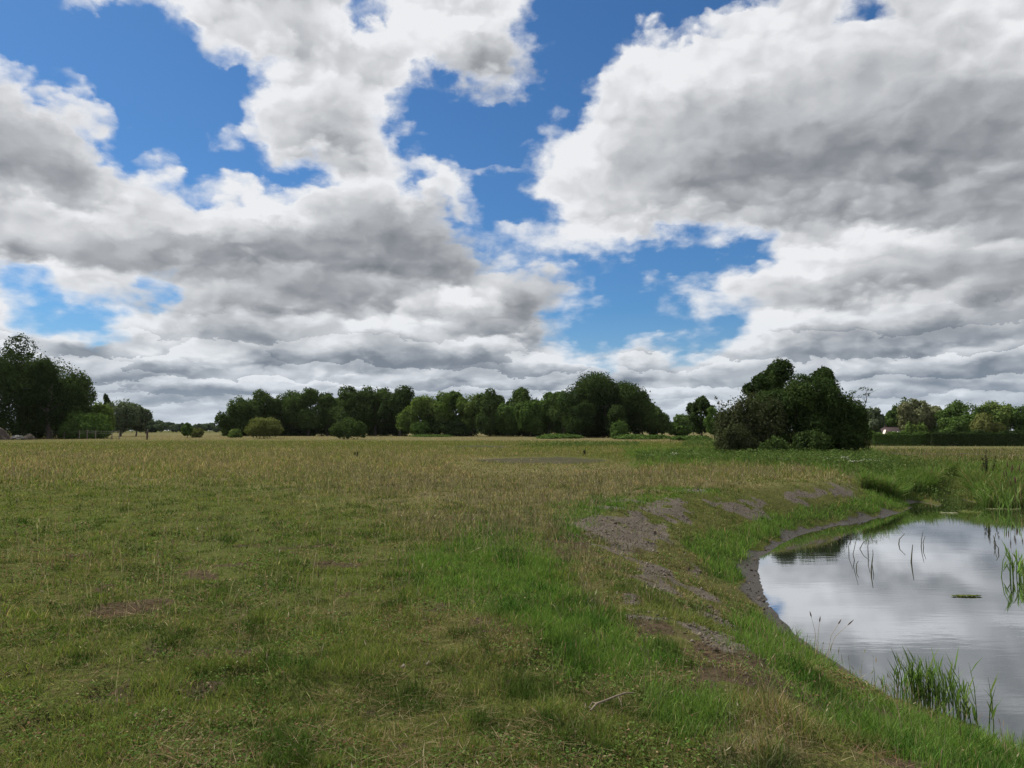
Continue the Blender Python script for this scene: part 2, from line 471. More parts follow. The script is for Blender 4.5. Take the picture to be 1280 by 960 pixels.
def soft(px, py, poly, w, wob=0.0):
    """1 inside a pixel polygon, fading over w pixels"""
    bb = np.array(poly); m = 3 * w + 12
    sel = (px > bb[:, 0].min() - m) & (px < bb[:, 0].max() + m) & (py > bb[:, 1].min() - m) & (py < bb[:, 1].max() + m)
    out_ = np.zeros(len(px))
    if sel.any():
        s_ = poly_sd(np.stack([px[sel], py[sel]], -1), poly)
        if np.ndim(wob): s_ = s_ + wob[sel]
        out_[sel] = 1 - sstep(-w, w, s_)
    return out_

SOIL_P = [([(720,656),(748,637),(795,634),(830,650),(846,682),(822,694),(786,692),(752,676)],5),
          ([(792,633),(830,622),(878,640),(862,655),(820,649)],4),
          ([(846,622),(880,617),(902,630),(890,640)],3),
          ([(890,638),(940,620),(975,628),(930,648)],3),
          ([(968,623),(990,611),(1040,605),(1072,612),(1062,622),(1010,629)],3),
          ([(852,700),(878,702),(884,730),(906,752),(918,788),(888,782),(864,746),(848,720)],6),
          ([(860,690),(830,700),(790,720),(760,740),(790,760),(850,750),(850,720)],10)]
BROWN_P = [([(696,678),(728,664),(748,690),(742,712),(712,708)],8), ([(748,714),(800,726),(862,790),(870,810),(820,800),(770,750)],12),
           ([(990,880),(1050,888),(1120,925),(1150,965),(1080,970),(1020,930)],14), ([(880,805),(930,850),(975,880),(990,900),(950,890),(895,845)],12),
           ([(-20,880),(30,874),(45,895),(10,905),(-20,905)],6), ([(120,860),(160,850),(175,870),(130,880)],8), ([(260,850),(310,846),(300,866),(265,866)],8),
           ([(810,935),(870,930),(880,965),(820,970)],10),([(690,770),(760,800),(740,820),(690,800)],14)]
LUSH_P = [([(520,700),(600,662),(690,690),(722,722),(772,790),(832,840),(884,880),(905,915),(850,930),(800,868),(700,838),(630,805),(585,765),(545,735)],26),
          ([(850,680),(930,656),(1000,636),(1075,622),(1100,606),(1150,622),(1145,632),(1080,643),(1000,657),(945,688),(930,720),(925,765),(905,742),(880,716)],6),
          ([(905,775),(945,762),(1000,800),(1060,845),(1120,878),(1300,945),(1300,1010),(1180,1010),(1120,915),(1050,868),(975,828),(930,808)],14),
          ([(690,640),(740,628),(800,620),(860,612),(900,614),(800,632),(745,650),(710,672)],8),
          ([(780,560),(900,560),(930,572),(1090,562),(1130,580),(1100,600),(1000,582),(880,578),(790,584)],7)]
DRY_P = [([(-300,566),(300,560),(600,566),(760,578),(860,584),(1000,582),(1075,594),(1060,603),(960,606),(880,613),(800,624),(740,640),(700,676),(660,684),(600,656),(540,630),(420,622),(300,604),(150,606),(-300,612)],10),
         ([(-400,541),(1000,541),(1000,553),(600,551),(300,549),(-400,552)],1.5),
         ([(480,640),(560,632),(640,670),(610,690),(520,675)],22), ([(700,690),(735,690),(760,760),(730,770)],12),
         ([(890,900),(960,880),(1030,980),(940,990),(890,960)],14), ([(1075,557),(1400,560),(1400,580),(1180,578),(1075,570)],5)]
DITCH = [(585,574),(640,571.5),(700,570.6),(752,573),(772,576),(725,580.5),(640,580),(600,577.5)]
LOWG = [(560,571),(640,568),(760,569),(800,576),(790,592),(700,596),(600,594),(550,582)]
DITCH2 = [(556,557.5),(600,556),(640,557.5),(632,560),(580,560)]

def zones(x, y, z):
    px, py = project(x, y, z)
    front = (y > 1.2)
    n1 = (fbm(x, y, 1.6, 4, 21) - 0.5); n2 = (fbm(x, y, 0.5, 3, 31) - 0.5)
    dist = np.maximum(np.hypot(x, y), 1.5)
    wob = (n1 * 1.6 + n2 * 1.1) * FPX / dist * 0.62
    wob = np.clip(wob, -70, 70)
    r = {}
    def un(lst, k=1.0):
        m = np.zeros(len(px))
        for pl, w in lst: m = np.maximum(m, soft(px, py, pl, w, wob * k))
        return m * front
    cl_ = fbm(x, y, 0.9, 4, 35); ck_ = fbm(x, y, 0.35, 3, 37)
    r['soil'] = un(SOIL_P, .8); r['brown'] = un(BROWN_P, .8)
    r['soil'] = r['soil'] * sstep(0.26, 0.42, ck_ * 0.5 + cl_ * 0.5)
    r['brown'] = r['brown'] * sstep(0.36, 0.52, cl_); r['lush'] = un(LUSH_P, .6); r['dry'] = un(DRY_P, .5); r['low'] = soft(px, py, LOWG, 5, wob * .2) * front
    nearb = sstep(0.62, 0.74, fbm(x, y, 0.7, 4, 39)) * (1 - sstep(9, 16, dist)) * (1 - r['lush']) * (px < 900) * 0.9
    r['brown'] = np.maximum(r['brown'], nearb * front)
    r['mild'] = soft(px, py, [(-200,600),(200,612),(420,606),(520,650),(560,720),(420,740),(200,720),(-200,740)], 60, wob * 1.5) * front
    r['mild'] = np.maximum(r['mild'], 0.9 * sstep(0.26, 0.36, x / np.maximum(y, 1)) * sstep(24, 34, y) * (1 - sstep(140, 160, y)))
    r['ditch'] = np.maximum(soft(px, py, DITCH, 1.0, wob * 0.12), soft(px, py, DITCH2, .8, wob * 0.1)) * front
    P = np.stack([x, y], -1)
    dw = np.full(len(x), 50.0)
    near = (x > -1) & (x < 36) & (y > 0) & (y < 36)
    dw[near] = poly_sd(P[near], WATER)
    r['dw'] = dw
    dc = np.full(len(x), 50.0)
    dc[near] = poly_sd(P[near], CREST)
    r['dc'] = dc
    wn = fbm(x, y, 1.1, 3, 44)
    mudw = 0.07 + 0.26 * sstep(8.2, 10.5, y) * (1 - 0.55 * sstep(15, 19, y)) + 0.62 * (wn - 0.5) * sstep(7, 11, y) + 0.25 * (n2) * sstep(7, 10, y)
    mudw = np.maximum(np.where(y > 24.0, 0.05, mudw), 0.03)
    r['mud'] = 1 - sstep(mudw * 0.7, mudw * 1.25, dw)
    # mud tongue at the far inlet
    r['mud'] = np.maximum(r['mud'], soft(px, py, [(1122,630),(1132,624.5),(1150,626),(1176,633),(1160,634.5)], 1.2))
    r['px'] = px; r['py'] = py; r['dist'] = dist
    return r

def micro(x, y, zn):
    """hoof-poached lumps and clods"""
    d = zn['dist']
    k = 1 - sstep(18, 45, d)
    m = 0.13 * (fbm(x, y, 0.75, 3, 51) - 0.5)
    hoof = sstep(0.56, 0.70, fbm(x, y, 0.42, 2, 61)) * sstep(0.45, 0.6, fbm(x, y, 2.5, 2, 63))
    m = m - 0.055 * hoof * (1 - zn['lush'])
    m = m + 0.05 * (fbm(x, y, 0.28, 3, 71) - 0.5) * np.maximum(zn['soil'], zn['brown']) * 1.2
    m = m * (1 - 0.85 * zn['mud']) 
    m = np.where(zn['dw'] < 0.05, 0, m)
    return m * k - 0.10 * zn['ditch']

def graded(lo, hi, f0, f1, h, g0, g1):
    """coordinates from lo to hi, step h in [f0, f1], growing outside"""
    c = list(np.arange(f0, f1, h))
    s = h; v = c[-1]
    while v < hi: s *= g1; v += s; c.append(v)
    s = h; v = f0; pre = []
    while v > lo: s *= g0; v -= s; pre.append(v)
    return np.array(pre[::-1] + c)
GX = graded(-6000, 6000, -5.0, 13.0, 0.085, 1.035, 1.035)
GY = graded(-400, 9000, 2.2, 15.0, 0.065, 1.25, 1.014)
XX, YY = np.meshgrid(GX, GY)
gx, gy = XX.ravel(), YY.ravel()
gz0 = base_z(gx, gy)
gzn = zones(gx, gy, gz0)
gz = gz0 + micro(gx, gy, gzn)
nx_, ny_ = len(GX), len(GY)
ii = np.arange(nx_ * ny_).reshape(ny_, nx_)
quads = np.stack([ii[:-1, :-1], ii[:-1, 1:], ii[1:, 1:], ii[1:, :-1]], -1).reshape(-1, 4)
zoneA = np.stack([np.maximum(gzn['soil'], 0), gzn['brown'], gzn['mud'], gzn['ditch']], -1)
zoneB = np.stack([gzn['lush'], gzn['dry'], np.clip(gzn['dw'] / 4, 0, 1), gzn['mild']], -1)

def ground_z(x, y):
    """bilinear height of the built ground"""
    i = np.clip(np.searchsorted(GX, x) - 1, 0, nx_ - 2); j = np.clip(np.searchsorted(GY, y) - 1, 0, ny_ - 2)
    fx = (x - GX[i]) / (GX[i + 1] - GX[i]); fy = (y - GY[j]) / (GY[j + 1] - GY[j])
    Z = gz.reshape(ny_, nx_)
    return (Z[j, i] * (1 - fx) + Z[j, i + 1] * fx) * (1 - fy) + (Z[j + 1, i] * (1 - fx) + Z[j + 1, i + 1] * fx) * fy
def gz1(x, y): return float(ground_z(np.array([x], float), np.array([y], float))[0])

def new_mat(name):
    m = bpy.data.materials.new(name); m.use_nodes = True
    T = NT(m.node_tree); T.n.clear()
    o = T.new('ShaderNodeOutputMaterial')
    return m, T, o
def attr(T, name):
    a = T.new('ShaderNodeAttribute', attribute_name=name); return a

M_ground, T, o = new_mat('meadow_ground')
pos = T.new('ShaderNodeNewGeometry').outputs['Position']
zA = attr(T, 'zone_a'); zB = attr(T, 'zone_b')
soil, brown, mud = T.xyz(zA.outputs['Vector']); ditch = zA.outputs['Alpha']
lush, dry, dwn = T.xyz(zB.outputs['Vector'])
nA = T.noise(pos, 0.35, 5, 0.6); nB = T.noise(pos, 2.3, 6, 0.65); nC = T.noise(pos, 14.0, 5, 0.65); nD = T.noise(pos, 60.0, 3, 0.6)
nF = T.noise(T.vm('MULTIPLY', pos, (0.05, 0.12, 0.05)), 1.0, 5, 0.6)
turf = T.mix(T.mr(nB, .35, .68), (0.052, 0.064, 0.018, 1), (0.086, 0.094, 0.029, 1))  # ground tint darkened so the gaps between blades read as shadow
turf = T.mix(T.mr(nC, .40, .72), turf, (0.040, 0.036, 0.018, 1))
turf = T.mix(T.m('MULTIPLY', T.mr(nF, .45, .65), 0.40), turf, (0.105, 0.095, 0.045, 1))
turf = T.mix(T.m('MULTIPLY', zB.outputs['Alpha'], 0.75), turf, T.mix(nB, (0.052, 0.068, 0.020, 1), (0.080, 0.094, 0.030, 1)))
turf = T.mix(T.m('MULTIPLY', lush, 0.8), turf, T.mix(nB, (0.032, 0.050, 0.014, 1), (0.052, 0.074, 0.022, 1)))
turf = T.mix(T.m('MULTIPLY', dry, T.mr(nA, .2, .6, .5, 1.0)), turf, T.mix(nB, (0.085, 0.080, 0.038, 1), (0.125, 0.110, 0.060, 1)))
soilc = T.mix(T.mr(nC, .3, .7), (0.046, 0.039, 0.032, 1), (0.108, 0.095, 0.082, 1))
soilc = T.mix(T.mr(nD, .42, .75), soilc, (0.138, 0.121, 0.100, 1))
brownc = T.mix(T.mr(nC, .3, .7), (0.032, 0.024, 0.016, 1), (0.082, 0.063, 0.043, 1))
mudc = T.mix(T.mr(nC, .35, .65), (0.016, 0.013, 0.010, 1), (0.045, 0.037, 0.029, 1))
def breakup(mask, amt=0.55):
    return T.mr(T.m('ADD', mask, T.m('MULTIPLY', T.m('SUBTRACT', nC, 0.5), amt)), 0.35, 0.65)
c = T.mix(breakup(brown, 0.9), turf, brownc)
c = T.mix(breakup(soil, 0.9), c, soilc)
c = T.mix(T.m('MULTIPLY', breakup(ditch, 1.1), T.mr(nB, .30, .55, .35, .95)), c, (0.045, 0.043, 0.032, 1))
c = T.mix(breakup(mud, 0.4), c, mudc)
bs = T.new('ShaderNodeBsdfPrincipled')
T.put(bs.inputs['Base Color'], c)
T.put(bs.inputs['Roughness'], T.mr(mud, 0.3, 0.9, 0.95, 0.55))
T.put(bs.inputs['Specular IOR Level'], T.mr(mud, 0.3, 0.9, 0.0, 0.3))
bp = T.new('ShaderNodeBump')
bp.inputs['Strength'].default_value = 0.9
bp.inputs['Distance'].default_value = 0.05
T.put(bp.inputs['Height'], T.m('ADD', nC, T.m('MULTIPLY', nD, 0.4)))
T.l.new(bp.outputs[0], bs.inputs['Normal'])
T.l.new(bs.outputs[0], o.inputs['Surface'])

ground = mesh_np('ground', np.stack([gx, gy, gz], -1), quads, M_ground, colors={'zone_a': zoneA, 'zone_b': zoneB}, smooth=True)
tag(ground, kind='structure')

# ------------------------------------------------------------------ water
M_water, T, o = new_mat('pond_water')
pos = T.new('ShaderNodeNewGeometry').outputs['Position']
rip = T.noise(T.vm('MULTIPLY', pos, (0.9, 3.2, 1.0)), 2.2, 4, 0.55)
rip2 = T.noise(T.vm('MULTIPLY', pos, (0.25, 0.7, 1.0)), 1.0, 2, 0.5)
calm = T.mr(rip2, 0.45, 0.65, 0.15, 1.0)
bp = T.new('ShaderNodeBump'); bp.inputs['Strength'].default_value = 0.09; bp.inputs['Distance'].default_value = 0.012
T.put(bp.inputs['Height'], T.m('MULTIPLY', rip, calm))
body = T.new('ShaderNodeBsdfDiffuse'); body.inputs['Color'].default_value = (0.020, 0.022, 0.014, 1)
gl = T.new('ShaderNodeBsdfGlossy'); gl.inputs['Color'].default_value = (0.92, 0.94, 0.97, 1); gl.inputs['Roughness'].default_value = 0.03
T.l.new(bp.outputs[0], gl.inputs['Normal'])
lw = T.new('ShaderNodeFresnel'); lw.inputs['IOR'].default_value = 1.9
T.l.new(bp.outputs[0], lw.inputs['Normal'])
ms = T.new('ShaderNodeMixShader')
T.put(ms.inputs[0], T.mr(lw.outputs[0], 0.0, 0.55, 0.28, 0.92))
T.l.new(body.outputs[0], ms.inputs[1]); T.l.new(gl.outputs[0], ms.inputs[2])
T.l.new(ms.outputs[0], o.inputs['Surface'])
wx0, wx1, wy0, wy1 = 2.0, 31.0, 1.5, 30.0
Wp = np.array([(p[0], p[1], ZW) for p in WATER])
cen = Wp[:, :2].mean(0)
big = []
for p in Wp[:, :2]:
    v = p - cen; v = v / (np.linalg.norm(v) + 1e-9); big.append(p)
# the sheet runs 0.6 m under the banks so the ground itself draws the waterline
def offset_poly(P, d):
    P = np.asarray(P, float); n = len(P); outp = []
    area = 0.5 * np.sum(P[:, 0] * np.roll(P[:, 1], -1) - np.roll(P[:, 0], -1) * P[:, 1])
    sg = 1 if area > 0 else -1
    for i in range(n):
        a = P[i] - P[i - 1]; b = P[(i + 1) % n] - P[i]
        na = np.array([a[1], -a[0]]) * sg / (np.linalg.norm(a) + 1e-9); nb = np.array([b[1], -b[0]]) * sg / (np.linalg.norm(b) + 1e-9)
        v = na + nb; v = v / (np.linalg.norm(v) + 1e-9)
        outp.append(P[i] + v * d)
    return np.array(outp)
rect = [(x_, y_) for x_, y_ in ((1.5, 4.0), (1.5, 30.0), (34.0, 30.0), (34.0, 0.5), (4.0, 0.5))]
wo = mesh_np('pond_water', [(x_, y_, ZW) for x_, y_ in rect][::-1], [np.array([[0, 1, 2, 3, 4]])], M_water)
tag(wo, kind='structure')
# ------------------------------------------------------------------ grass and ground cover (uncountable: one object per kind)
def plant_mat(name, transl=0.35, rough=0.7, var=0.25):
    m, T, o = new_mat(name)
    a = attr(T, 'tint')
    pos = T.new('ShaderNodeNewGeometry').outputs['Position']
    n = T.noise(pos, 3.0, 2, 0.5)
    c = T.mix(1.0, a.outputs['Color'], T.mix(n, (1 - var, 1 - var, 1 - var, 1), (1 + var, 1 + var, 1 + var, 1)), 'MULTIPLY')
    d = T.new('ShaderNodeBsdfDiffuse'); t = T.new('ShaderNodeBsdfTranslucent')
    T.put(d.inputs['Color'], c); T.put(t.inputs['Color'], T.mix(1.0, c, (1.25, 1.3, 0.75, 1), 'MULTIPLY'))
    s = T.new('ShaderNodeMixShader'); s.inputs[0].default_value = transl
    T.l.new(d.outputs[0], s.inputs[1]); T.l.new(t.outputs[0], s.inputs[2])
    T.l.new(s.outputs[0], o.inputs['Surface'])
    return m
M_grass = plant_mat('grass_blades', 0.35)
M_leaf = plant_mat('tree_leaves', 0.22, var=0.15)

def blades(x, y, z, L, w, lean, yaw, col, bend=0.6, seg=2, droop=0.0, col_tip=None):
    """curved tapering blades; returns V, [quads, tris], colour"""
    n = len(x)
    dirx, diry = np.cos(yaw), np.sin(yaw)
    fy = rng.uniform(0, 2 * np.pi, n)
    sx, sy = np.cos(fy), np.sin(fy)
    ts = np.linspace(0, 1, seg + 1)
    vs = []; cs = []
    for k, t in enumerate(ts):
        off = L * np.sin(lean) * (t ** (1 + bend))
        up = L * np.cos(lean) * (t - droop * t * t)
        cx = x + dirx * off; cy = y + diry * off; cz = z + up
        ww = w * (1 - 0.35 * t) * 0.5
        if k < seg:
            vs.append(np.stack([cx - sx * ww, cy - sy * ww, cz], -1)); vs.append(np.stack([cx + sx * ww, cy + sy * ww, cz], -1))
            cs += [k, k]
        else:
            vs.append(np.stack([cx, cy, cz], -1)); cs.append(k)
    V = np.stack(vs, 1)                                  # n, 2*seg+1, 3
    m_ = V.shape[1]
    base = (np.arange(n) * m_)[:, None]
    Q = []
    for k in range(seg - 1):
        Q.append(base + np.array([2 * k, 2 * k + 1, 2 * k + 3, 2 * k + 2]))
    Tt = base + np.array([2 * seg - 2, 2 * seg - 1, 2 * seg])
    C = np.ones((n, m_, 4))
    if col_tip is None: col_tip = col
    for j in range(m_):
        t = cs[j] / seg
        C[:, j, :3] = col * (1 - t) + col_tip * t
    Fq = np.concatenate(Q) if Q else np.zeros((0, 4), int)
    return V.reshape(-1, 3), [Fq, Tt], C.reshape(-1, 4)

class Batch:
    def __init__(self): self.V = []; self.Q = []; self.T = []; self.C = []; self.n = 0
    def add(self, V, F, C):
        for f in F:
            if len(f) == 0: continue
            (self.Q if f.shape[1] == 4 else self.T).append(f + self.n)
        self.V.append(V); self.C.append(C); self.n += len(V)
    def build(self, name, mat, parent=None):
        F = []
        if self.Q: F.append(np.concatenate(self.Q))
        if self.T: F.append(np.concatenate(self.T))
        return mesh_np(name, np.concatenate(self.V), F, mat, parent, colors={'tint': np.concatenate(self.C)})

def scatter(n, r0, r1, az0, az1, p):
    """points with areal density ~ r**-p inside a sector"""
    u = rng.random(n); k = 2 - p
    r = (r0 ** k + u * (r1 ** k - r0 ** k)) ** (1 / k)
    a = np.radians(rng.uniform(az0, az1, n))
    return r * np.sin(a), r * np.cos(a)

def pick(cols, n, wts=None):
    cols = np.array(cols); i = rng.choice(len(cols), n, p=wts)
    c = cols[i] * rng.uniform(0.75, 1.25, (n, 1)) * rng.uniform(0.93, 1.07, (n, 3))
    return c

GREENS = [(0.088, 0.122, 0.028), (0.115, 0.150, 0.038), (0.065, 0.098, 0.023), (0.144, 0.156, 0.052)]
OLIVE = [(0.118, 0.121, 0.044), (0.146, 0.136, 0.058), (0.095, 0.101, 0.036)]
STRAW = [(0.26, 0.205, 0.115), (0.21, 0.165, 0.095), (0.31, 0.255, 0.16), (0.19, 0.135, 0.085)]
LUSHC = [(0.080, 0.148, 0.028), (0.065, 0.123, 0.025), (0.110, 0.178, 0.043), (0.097, 0.148, 0.043)]

# --- short grazed turf over the whole meadow
N = 1250000
x, y = scatter(N, 2.6, 120, -44, 44, 2.08)
z = ground_z(x, y); zn = zones(x, y, z)
cl = fbm(x, y, 0.55, 3, 81); cl2 = fbm(x, y, 3.2, 3, 83); cl3 = fbm(x, y, 0.22, 2, 85)
keep = (zn['dw'] > 0.10)
bare = np.maximum(np.maximum(zn['soil'] * 0.90, zn['brown'] * 0.72), np.maximum(zn['mud'] * 1.0, zn['ditch'] * 0.95))
slope = (zn['dc'] < 0) & (zn['dw'] > 0)
pk = (1 - bare) * (0.55 + 1.1 * sstep(0.32, 0.62, cl)) * np.where(slope & (zn['lush'] < 0.4), 0.42, 1.0)
keep &= rng.random(N) < pk
x, y, z = x[keep], y[keep], z[keep]; zn = {k: v[keep] for k, v in zn.items()}; cl, cl2, cl3 = cl[keep], cl2[keep], cl3[keep]
n = len(x); d = zn['dist']
lu = zn['lush']; dr = zn['dry']
far = sstep(16, 40, d)
tus = sstep(0.50, 0.72, cl3)
L = (0.018 + 0.044 * cl * cl3 * 2 + 0.022 * tus) * rng.uniform(0.4, 1.6, n) * (1 + 0.5 * lu + 0.5 * dr) * (1 + 1.2 * far)
L = L * (1 - .6 * zn['low'])
w = 0.0040 * np.maximum(1, d / 4.5) ** 0.95 * rng.uniform(0.6, 1.4, n)
col = pick(GREENS, n)
ol = pick(OLIVE, n); st = pick(STRAW, n); lc = pick(LUSHC, n)
pol = np.clip(0.28 + 1.9 * (cl2 - 0.48), 0.05, 0.85) * (1 - lu) * (1 - 0.6 * zn['mild'])
t_ = (rng.random(n) < pol)[:, None]; col = np.where(t_, ol, col)
t_ = (rng.random(n) < np.clip(0.07 + 0.42 * dr + 0.28 * sstep(0.52, 0.72, cl2), 0, 0.7) * (1 - 0.5 * zn['mild']) * (1 - 0.9 * lu))[:, None]; col = np.where(t_, st, col)
t_ = (rng.random(n) < lu * 0.92)[:, None]; col = np.where(t_, lc, col)
dk = sstep(0.50, 0.66, fbm(x, y, 0.38, 3, 87))[:, None]        # dark green clumps; light and dark contrast put into the blade colour
col = col * (1 - dk * (1 - far[:, None]) * np.array([0.60, 0.46, 0.54]))
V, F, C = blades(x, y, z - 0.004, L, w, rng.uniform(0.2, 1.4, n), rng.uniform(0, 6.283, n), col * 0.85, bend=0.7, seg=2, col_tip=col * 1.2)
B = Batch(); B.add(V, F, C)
# flat, matted dead blades
N = 95000
x, y = scatter(N, 2.6, 26, -46, 46, 1.7)
z = ground_z(x, y); zn = zones(x, y, z)
mt = fbm(x, y, 0.8, 3, 91)
keep = (rng.random(N) < sstep(0.40, 0.62, mt) * (1 - 0.85 * zn['lush']) * (1 - 0.6 * zn['soil'])) & (zn['dw'] > 0.5)
x, y, z = x[keep], y[keep], z[keep]; n = len(x); d = np.hypot(x, y)
V, F, C = blades(x, y, z + rng.uniform(0.004, 0.03, n), rng.uniform(0.05, 0.17, n), 0.0032 * np.maximum(1, d / 4.5) ** 0.8, rng.uniform(1.25, 1.62, n), rng.uniform(0, 6.283, n),
                 np.where((rng.random(n) < .4)[:, None], pick([(0.15, 0.09, 0.055), (0.11, 0.075, 0.045)], n), pick(STRAW, n) * 0.85), bend=0.15, seg=2)
B.add(V, F, C)
g = B.build('meadow_grass', M_grass)
tag(g, 'short grazed green and olive turf covering the whole meadow', 'grass', kind='stuff')

# --- clover, dandelion and other small leaves pressed into the turf
N = 190000
x, y = scatter(N, 2.6, 16, -44, 40, 1.75)
z = ground_z(x, y); zn = zones(x, y, z)
pt = fbm(x, y, 0.5, 3, 161)
keep = (rng.random(N) < sstep(0.44, 0.60, pt) * (1 - zn['soil']) * (1 - .7 * zn['lush'])) & (zn['dw'] > 0.4)
x, y, z, pt = x[keep], y[keep], z[keep], pt[keep]; n = len(x); d = np.hypot(x, y)
nrm = rng.normal(0, .55, (n, 3)); nrm[:, 2] = 1.0; nrm /= np.linalg.norm(nrm, axis=1)[:, None]
t1 = np.cross(nrm, rng.normal(0, 1, (n, 3))); t1 /= np.linalg.norm(t1, axis=1)[:, None]; t2 = np.cross(nrm, t1)
s_ = (rng.uniform(0.004, 0.013, n) * np.maximum(1, d / 5) ** .7)[:, None]
P = np.stack([x, y, z + rng.uniform(0.004, 0.035, n)], -1)
V = np.stack([P - t1 * s_, P + t2 * s_ * .65, P + t1 * s_ * 1.1, P - t2 * s_ * .65], 1).reshape(-1, 3)
col = pick([(0.068, 0.112, 0.026), (0.090, 0.138, 0.035), (0.052, 0.088, 0.023)], n)
dead = (rng.random(n) < 0.22)[:, None]; col = np.where(dead, pick([(0.13, 0.085, 0.05), (0.10, 0.06, 0.036), (0.19, 0.15, 0.09)], n), col)
C = np.ones((n, 4, 4)); C[:, :, :3] = col[:, None, :]
g = mesh_np('clover', V, (np.arange(n) * 4)[:, None] + np.arange(4), M_leaf, colors={'tint': C.reshape(-1, 4)})
tag(g, 'clover and other small low leaves pressed into the foreground turf', 'clover', kind='stuff')

# --- lush longer grass: green strip, pond edge
B = Batch()
N = 330000
x, y = scatter(N, 2.6, 34, -20, 46, 1.45)
z = ground_z(x, y); zn = zones(x, y, z)
cl = fbm(x, y, 0.6, 3, 101)
pk = zn['lush'] * (1 - zn['mud'] * 0.8) * (0.35 + 0.9 * sstep(0.35, 0.6, cl)) * (1 - 0.8 * zn['soil'])
keep = (rng.random(N) < pk) & (zn['dw'] > 0.07)
x, y, z = x[keep], y[keep], z[keep]; zn = {k: v[keep] for k, v in zn.items()}; n = len(x); d = zn['dist']; cl = cl[keep]
wet = 1 - sstep(0.3, 2.4, zn['dw'])
L = (0.045 + 0.045 * cl) * rng.uniform(0.5, 1.5, n) * (1 + 1.5 * wet)
w = 0.0042 * np.maximum(1, d / 5) ** 0.8 * rng.uniform(0.6, 1.3, n)
col = pick(LUSHC, n)
col = np.where((rng.random(n) < 0.06)[:, None], pick(STRAW, n), col)
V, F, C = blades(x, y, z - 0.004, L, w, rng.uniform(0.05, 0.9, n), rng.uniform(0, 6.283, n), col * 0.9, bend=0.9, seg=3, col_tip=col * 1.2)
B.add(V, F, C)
g = B.build('lush_grass', M_grass)
tag(g, 'long bright green grass in the strip beside the pond and along its edge', 'grass', kind='stuff')

# --- dry tall grass with seed heads
def stalks(B, x, y, z, H, d, cols, lean=0.35, headlen=0.09, headw=0.0095, thick=0.0016):
    n = len(x)
    yaw = rng.uniform(0, 6.283, n); ln = np.abs(rng.normal(0, lean, n))
    w = thick * np.maximum(1, d / 4.0) ** 0.92
    V, F, C = blades(x, y, z, H, w * 1.3, ln, yaw, cols * 0.75, bend=0.8, seg=2, col_tip=cols)
    B.add(V, F, C)
    # seed head: a slim spindle of two crossed diamonds along the top
    tipx = x + np.cos(yaw) * H * np.sin(ln); tipy = y + np.sin(yaw) * H * np.sin(ln); tipz = z + H * np.cos(ln)
    hl = headlen * rng.uniform(0.6, 1.4, n); hw = headw * rng.uniform(0.6, 1.3, n) * np.maximum(1, d / 7.0) ** 0.75
    ax = np.stack([np.cos(yaw) * np.sin(ln * 1.7), np.sin(yaw) * np.sin(ln * 1.7), np.cos(ln * 1.7)], -1)
    P = np.stack([tipx, tipy, tipz], -1)
    b0 = P - ax * (hl * 0.65)[:, None]; b1 = P + ax * (hl * 0.35)[:, None]; mid = P - ax * (hl * 0.25)[:, None]
    for s in (0, 1):
        fy = rng.uniform(0, 6.283, n)
        sd_ = np.stack([np.cos(fy), np.sin(fy), np.zeros(n)], -1) * (hw * 0.5)[:, None]
        V = np.stack([b0, mid + sd_, b1, mid - sd_], 1).reshape(-1, 3)
        Fq = (np.arange(n) * 4)[:, None] + np.arange(4)
        C = np.ones((n, 4, 4)); C[:, :, :3] = (cols * 1.05)[:, None, :]
        B.add(V, [Fq], C.reshape(-1, 4))
B = Batch()
N = 150000
x, y = scatter(N, 6.5, 110, -46, 46, 1.62)
z = ground_z(x, y); zn = zones(x, y, z)
cl = fbm(x, y, 2.2, 3, 111); cf = fbm(x, y, 7.0, 3, 113)
pk = np.maximum(zn['dry'] * (0.08 + 0.62 * sstep(0.34, 0.66, cl)), 0.09 * sstep(0.45, 0.7, cf) * (1 - zn['lush']) * (1 - sstep(.25, .33, x / y) * sstep(22, 28, y)))
pk = pk * (1 - zn['soil']) * (1 - zn['ditch']) * (1 - .75 * zn['low'])
keep = (rng.random(N) < pk) & (zn['dw'] > 0.6)
x, y, z = x[keep], y[keep], z[keep]; zn = {k: v[keep] for k, v in zn.items()}; n = len(x)
H = rng.uniform(0.12, 0.36, n) * (0.75 + 0.5 * cl[keep]) * (1 - .65 * zn['low'])
SEED = [(0.20, 0.165, 0.118), (0.23, 0.195, 0.138), (0.18, 0.135, 0.105), (0.29, 0.26, 0.185), (0.14, 0.135, 0.080), (0.10, 0.115, 0.052)]
stalks(B, x, y, z, H, zn['dist'], pick(SEED, n))
# sparse stalks over the near turf
N = 12000
x, y = scatter(N, 2.8, 14, -46, 46, 1.2)
z = ground_z(x, y); zn = zones(x, y, z)
keep = (rng.random(N) < 0.14 + 0.8 * zn['dry'] + 0.35 * sstep(.52, .7, fbm(x, y, 1.2, 2, 117))) & (zn['dw'] > 0.6)
x, y, z = x[keep], y[keep], z[keep]; n = len(x)
stalks(B, x, y, z, rng.uniform(0.08, 0.30, n), np.hypot(x, y), pick(SEED, n), lean=0.5, headlen=0.05, headw=0.007, thick=0.0017)
g = B.build('dry_grass', M_grass)
tag(g, 'dry straw coloured seeding grass standing in a pinkish band across the meadow', 'grass', kind='stuff')

